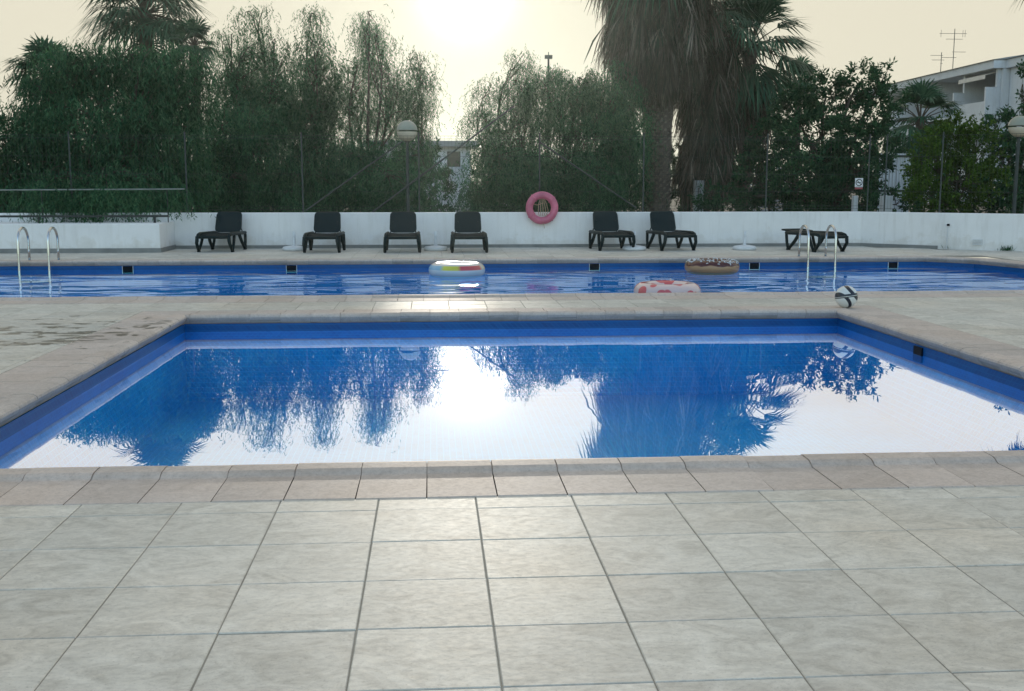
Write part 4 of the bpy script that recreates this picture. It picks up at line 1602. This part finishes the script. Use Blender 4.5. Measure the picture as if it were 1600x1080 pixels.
fan_palm('small distant fan palm left of the dark leafy tree', 1248, 46, 128, .6, .7, 20, .15, seed=12)
broad_tree('dark leafy tree in front of the white building', 1300, 33,
           [(1240, 175, 36, 34, 33.5, .9), (1290, 150, 42, 34, 33.3), (1345, 130, 36, 26, 33.2, .8), (1382, 120, 16, 18, 33, .45), (1398, 158, 14, 20, 33, .45), (1360, 175, 40, 36, 33), (1270, 225, 60, 50, 32.5), (1340, 235, 55, 55, 32.5), (1250, 290, 50, 45, 31.5), (1320, 295, 55, 40, 31), (1400, 320, 45, 16, 29, .9), (1205, 225, 30, 46, 35.5, .9), (1180, 285, 40, 42, 35, .9), (1130, 312, 40, 22, 34, .8)],
           'broad', 1.0, leaf=(.10, .18), tr=.16)
fan_palm('small fan palm in front of the balconies', 1438, 39, 190, .8, 1.05, 30, .16, elev=(-55, 85), seed=14, spread=62, skirt=[(at(0, 195, 39).z, at(0, 235, 39).z, .5, .4, 200, .6)])
broad_tree('bright green rounded bush behind the right end of the wall', 1490, 26.5,
           [(1482, 218, 46, 30, 26.5), (1525, 232, 36, 36, 26.5), (1450, 248, 32, 34, 26.3), (1495, 285, 72, 42, 26), (1450, 310, 40, 22, 25.6)], 'fresh', 1.3, leaf=(.06, .11), name='bush', cat='bush', tr=.07)
broad_tree('dark green tree at the right edge behind the globe lamp', 1590, 28.5,
           [(1560, 205, 28, 30, 28.5, .9), (1605, 195, 34, 38, 28.5), (1598, 132, 16, 30, 28.3, .6), (1570, 260, 42, 50, 28), (1620, 270, 40, 60, 27.5), (1590, 308, 50, 24, 26.5)], 'broad', 1.0, leaf=(.08, .14), tr=.1)
fan_palm('tall fan palm just outside the right edge with drooping dry leaves', 1672, 30, -60, .9, .9, 26, .2, skirt=[(at(0, -55, 30).z, at(0, -25, 30).z, .75, .6, 400, .6)], elev=(-40, 80), seed=16)

# --- dense planting behind the fence that closes the view low down
for k, (a, b, Y, top, lab) in enumerate(((-60, 330, 30, 236, 'dark clipped hedge behind the weeping tree at far left'), (320, 662, 36, 246, 'dark hedge behind the airy weeping trees left of the gap'),
                                        (738, 985, 39, 250, 'dark hedge behind the trees right of the gap'), (1030, 1372, 40, 232, 'dark hedge between the big palm and the leafy tree'), (1440, 1660, 31, 245, 'dark hedge behind the bright green bush'))):
    lob = []
    x = a
    while x < b:
        lob.append((x + 20, (top + 345) / 2 + rng.normal() * 5, 30, (345 - top) / 2 + rng.normal() * 8, Y + rng.normal() * .4, .8))
        x += 42
    broad_tree(lab, (a + b) / 2, Y, lob, 'broad', .75, leaf=(.12, .2), name='hedge', cat='hedge', group='hedges beyond the fence', tr=.05)

# small weeds at the foot of the right wall
for k, (px, py, lab) in enumerate(((1500, 390, 'low grassy weed at the wall foot beside the white pipe'), (1582, 393, 'low grassy weed at the wall foot at the right edge'))):
    p = at(px, py, 20)
    d = Vector((p.x, p.y, p.z - CAM_H))
    g_ = d * (-CAM_H / d.z)
    V, Q = [], []
    n = 90
    P = np.stack([g_.x + rng.normal(size=n) * .10, g_.y + .12 + rng.normal(size=n) * .03 - (np.arange(n) * 0), np.zeros(n)], -1)
    D = unit(np.stack([rng.normal(size=n) * .5, rng.normal(size=n) * .4, np.ones(n)], -1))
    V, Q = leaf_quads(P, D, rng.uniform(.05, .14, n), .006)
    t = thing('weed', lab, 'plant', 'weeds at the wall foot')
    np_mesh('blades', V, Q, M['pepper_dark'], t)

# ------------------------------------------------------------------ white apartment building on the right
eL = at(1410, 141.5, 82)
eR = at(1562, 107, 66.8)
ang_b = math.atan2(eR.y - eL.y, eR.x - eL.x)
LB = math.hypot(eR.x - eL.x, eR.y - eL.y)
bld = thing('apartment_building', 'white apartment building with stepped balconies and grey pitched roof', 'building', loc=(eL.x, eL.y, 0), rz=ang_b)
# local frame: u along facade (0 far, LB near); outward is +v or -v
test = Matrix.Rotation(ang_b, 3, 'Z') @ Vector((0, 1, 0))
SV = 1 if test.dot(Vector((-eL.x, -eL.y, 0))) > 0 else -1
ZE = eR.z                     # underside of the fascia


def bb(name, u0, u1, v0, v1, z0, z1, m, parent=None):
    a, b = sorted((v0 * SV, v1 * SV))
    return MB().box(u0, u1, a, b, z0, z1).build(name, M[m], parent or bld)


FL2, FL1 = ZE - 2.75, ZE - 5.6          # floor levels of the two storeys in view


def u_at(px):
    """place along the facade seen at photo column px"""
    e = (eR - eL)
    best = min(range(0, 1400), key=lambda i: abs((project(eL.x + e.x * i / 1000, eL.y + e.y * i / 1000, ZE) or (9e9, 0))[0] - px))
    return LB * best / 1000


bb('back_wall', -9, LB, -2.6, -2.3, -1, ZE + .4, 'bshade')  # recess shade is in this wall's colour
bb('floor_slab', -9, LB, -2.29, .0, FL2 - .25, FL2, 'bwall')
bb('floor_slab', -9, LB, -2.29, .0, FL1 - .25, FL1, 'bwall')
bb('soffit', -9, LB - .01, -2.29, .29, ZE + .02, ZE + .12, 'bwall')
bb('fascia', -9, LB, .3, .5, ZE, ZE + .48, 'bwall')
bb('end_fascia', LB + .005, LB + .25, -1.2, .5, ZE, ZE + .48, 'bwall')
us = [u_at(p) for p in (1380, 1416, 1457, 1508)] + [LB - .24]
for i, u in enumerate(us):
    bb('partition', u, u + .22, -2.29, .10, FL2 + .005, ZE + .015, 'bwall')
    bb('balcony_end', u + .015, u + .20, .105, .75, FL2 - .9, ZE - 1.1, 'bwall')
    bb('partition', u, u + .22, -2.29, -.12, -1, FL2 - .255, 'bwall')
for k, (u0, u1) in enumerate(zip(us[:-1], us[1:])):
    bb('parapet', u0 + .225, u1 - .005, .30, .45, FL2 - .8, FL2 + (.85 if k == 3 else .15), 'bwall')
    bb('parapet', u0 + .225, u1 - .005, .30, .45, FL1 - .8, FL1 + .95, 'bwall')
    w = bb('window', u0 + 1.0, u1 - .8, -2.295, -2.24, FL2 + .05, FL2 + 2.2, 'white_plastic')
    bb('pane', u0 + 1.1, (u0 + u1) / 2 - .05, -2.235, -2.225, FL2 + .1, FL2 + 2.1, 'glass', w)
    bb('pane', (u0 + u1) / 2 + .05, u1 - .9, -2.235, -2.225, FL2 + .1, FL2 + 2.1, 'glass', w)
# pitched roof
rf = MB()
zr0, zr1 = ZE + .50, ZE + 1.25
rf.v = [(-8.2, SV * .62, zr0), (LB + .3, SV * .62, zr0), (LB + .3, -SV * 4.2, zr1), (-3.0, -SV * 4.2, zr1), (LB + .3, -SV * 9, zr0), (-8.2, -SV * 9, zr0),
        (-8.2, SV * .62, zr0 - .02), (LB + .3, SV * .62, zr0 - .02), (LB + .3, -SV * 9, zr0 - .02), (-8.2, -SV * 9, zr0 - .02)]
rf.f = [(0, 1, 2, 3), (3, 2, 4, 5), (0, 3, 5), (1, 4, 2), (6, 7, 8, 9), (0, 1, 7, 6)]
rf.m = [0] * 6
roof = rf.build('roof', M['roof'], bld)
# awning over the nearest balcony
ua, ub = us[3] + .5, us[4] - .3
aw = MB()
aw.v = [(ua, -SV * .3, ZE - .12), (ub, -SV * .3, ZE - .12), (ub, SV * .60, ZE - .36), (ua, SV * .60, ZE - .36), (ub, SV * .61, ZE - .58), (ua, SV * .61, ZE - .58)]
aw.f = [(0, 1, 2, 3), (3, 2, 4, 5)]
aw.m = [0, 0]
awo = aw.build('awning', M['awning'], bld)
sm_ = awo.modifiers.new('solid', 'SOLIDIFY')
sm_.thickness = .04
# end wall and the next block, set back a little
bb('end_wall', LB + .002, LB + .24, -1.3, -.125, -1, ZE - .025, 'bwall')
bb('next_block', LB + .3, LB + 20, -6, -.55, -1, ZE - .02, 'bwall')
bb('next_fascia', LB + .26, LB + 20, -6, -.25, ZE - .015, ZE + .49, 'bwall')
rf3 = MB()
rf3.v = [(LB + .32, -SV * .15, ZE + .50), (LB + 20, -SV * .15, ZE + .50), (LB + 20, -SV * 4.2, ZE + 1.27), (LB + .32, -SV * 4.2, ZE + 1.27), (LB + .32, -SV * 6, ZE + .50), (LB + 20, -SV * 6, ZE + .50)]
rf3.f = [(0, 1, 2, 3), (3, 2, 5, 4), (0, 3, 4)]
rf3.m = [0, 0, 0]
rf3.build('roof', M['roof'], bld)


def antenna(lab, px, top_py, base_py, Y, arms):
    a, b = at(px, base_py, Y), at(px + 2, top_py, Y)
    t = thing('roof_antenna', lab, 'antenna', 'roof antennas on the white building', (a.x, a.y, a.z - .3))
    H_ = b.z - a.z + .3
    MB().tube([(0, 0, 0), (0, 0, H_)], .025, 6).build('mast', M['galv'], t)
    for f, L1, L2, cross in arms:
        MB().tube([(L1, 0, H_ * f), (L2, 0, H_ * f)], .014, 5).build('boom', M['galv'], t)
        for c in cross:
            MB().tube([(c, 0, H_ * f - .22), (c, 0, H_ * f + .22)], .012, 5).build('element', M['galv'], t)
    return t


antenna('tall roof antenna with several arms on the white building', 1489, 45, 100, 71, [(.88, -1.0, .8, (-.9, .55, .7)), (.74, -.55, .55, ()), (.42, -.1, .8, ()), (.28, -.8, .2, ())])
antenna('short roof antenna left of the tall one on the white building', 1470, 82, 106, 73, [(.85, -.75, .1, ()), (.62, -.65, .2, ()), (.45, -.05, .1, (0,))])

# ------------------------------------------------------------------ things glimpsed between the trees
fl = at(857, 92, 52)
fp_ = thing('floodlight_mast', 'thin floodlight mast rising above the trees right of the sun', 'street lamp', loc=(fl.x, fl.y, 0))
MB().tube([(0, 0, -.05), (0, 0, fl.z)], [.07, .045], 8).build('mast', M['galv'], fp_)
MB().box(-.17, .17, -.12, .12, fl.z, fl.z + .16).build('floodlight', M['galv'], fp_)
MB().box(-.02, .02, -.02, .02, fl.z + .162, fl.z + .30).build('sensor', M['galv'], fp_)

# far low house in the gap
h0 = at(690, 240, 58)
hs_ = thing('far_house', 'low far house with flat eave seen in the gap under the sun', 'building', loc=(h0.x, h0.y, 0))
ztop = at(690, 222, 58).z
MB().box(-3.6, 1.5, 0, 4, -.05, ztop - .25).build('wall', M['bwall'], hs_)
MB().box(-4.0, 1.9, -.5, 4.4, ztop - .245, ztop + .05).build('roof', M['roof'], hs_)
for x in (-2.6, -1.2, .2):
    wv = MB().box(x, x + .85, -.04, -.001, ztop - 1.35, ztop - .4).build('window', M['white_plastic'], hs_)
    MB().box(x + .08, x + .77, -.06, -.042, ztop - 1.27, ztop - .48).build('pane', M['glass'], wv)


def screen(lab, px0, px1, py0, Y):
    a, b = at(px0, py0, Y), at(px1, py0, Y)
    t = thing('slatted_screen', lab, 'fence', 'white slatted screens beyond the fence', (a.x, Y, 0))
    w, H_ = b.x - a.x, a.z
    for x in (0, w):
        MB().box(x - .04, x + .04, -.04, .04, -.05, H_).build('post', M['bwall'], t)
    z = .12
    while z < H_ - .05:
        MB().box(.045, w - .045, -.012, .012, z, z + .075).build('slat', M['bwall'], t)
        z += .125
    return t


screen('white slatted screen in the gap below the sun', 686, 722, 258, 42)
screen('white slatted screen right of the gap behind weeping foliage', 783, 800, 285, 41)
screen('white slatted screen between the green palm and dark leafy tree', 1165, 1236, 262, 43)
for px, py, w, lab in ((1092, 282, .30, 'white square pillar right of the skirted palms above the wall'), (1385, 306, .24, 'short white pillar behind the fence left of the bright bush'), (1336, 306, .12, 'thin white bollard below the no smoking sign')):
    p = at(px, py, 37 if px < 1200 else 26)
    tag(bevel(MB().box(-w / 2, w / 2, -w / 2, w / 2, -.05, p.z).build('pillar', M['bshade'], None, loc=(p.x, p.y, 0)), .012), lab, 'pillar', 'white pillars beyond the fence')  # pillars dimmed with the shaded wall tone
ga, gb = at(1374, 240, 36), at(1424, 240, 36)
gate = thing('white_gate', 'white vertically ribbed gate glimpsed below the small palm', 'gate', loc=(ga.x, 36, 0))
wg = gb.x - ga.x
for k in range(9):
    x = wg * k / 9
    MB().box(x + .01, x + wg / 9 - .01, -.02 - .012 * (k % 2), .02, .05, ga.z).build('board', M['bwall'], gate)
MB().box(-.02, wg + .02, -.06, -.034, 1.05, 1.12).build('crossbar', M['galv'], gate)
MB().box(-.02, wg + .02, -.06, -.034, ga.z - .12, ga.z - .05).build('crossbar', M['galv'], gate)

# ------------------------------------------------------------------ dusty air
hb = MB().box(-305, 305, -105, 405, -3.0, 14.5).build('haze', None)
hb.data.materials.clear()
hm, hnt, hout = new_mat('haze')
pv_ = N(hnt, 'ShaderNodeVolumePrincipled', Density=HAZE, Anisotropy=0.84)
pv_.inputs['Color'].default_value = (0.84, 0.98, 0.94, 1)
hnt.links.new(pv_.outputs['Volume'], hout.inputs['Volume'])
hb.data.materials.append(hm)
hb['kind'] = 'stuff'
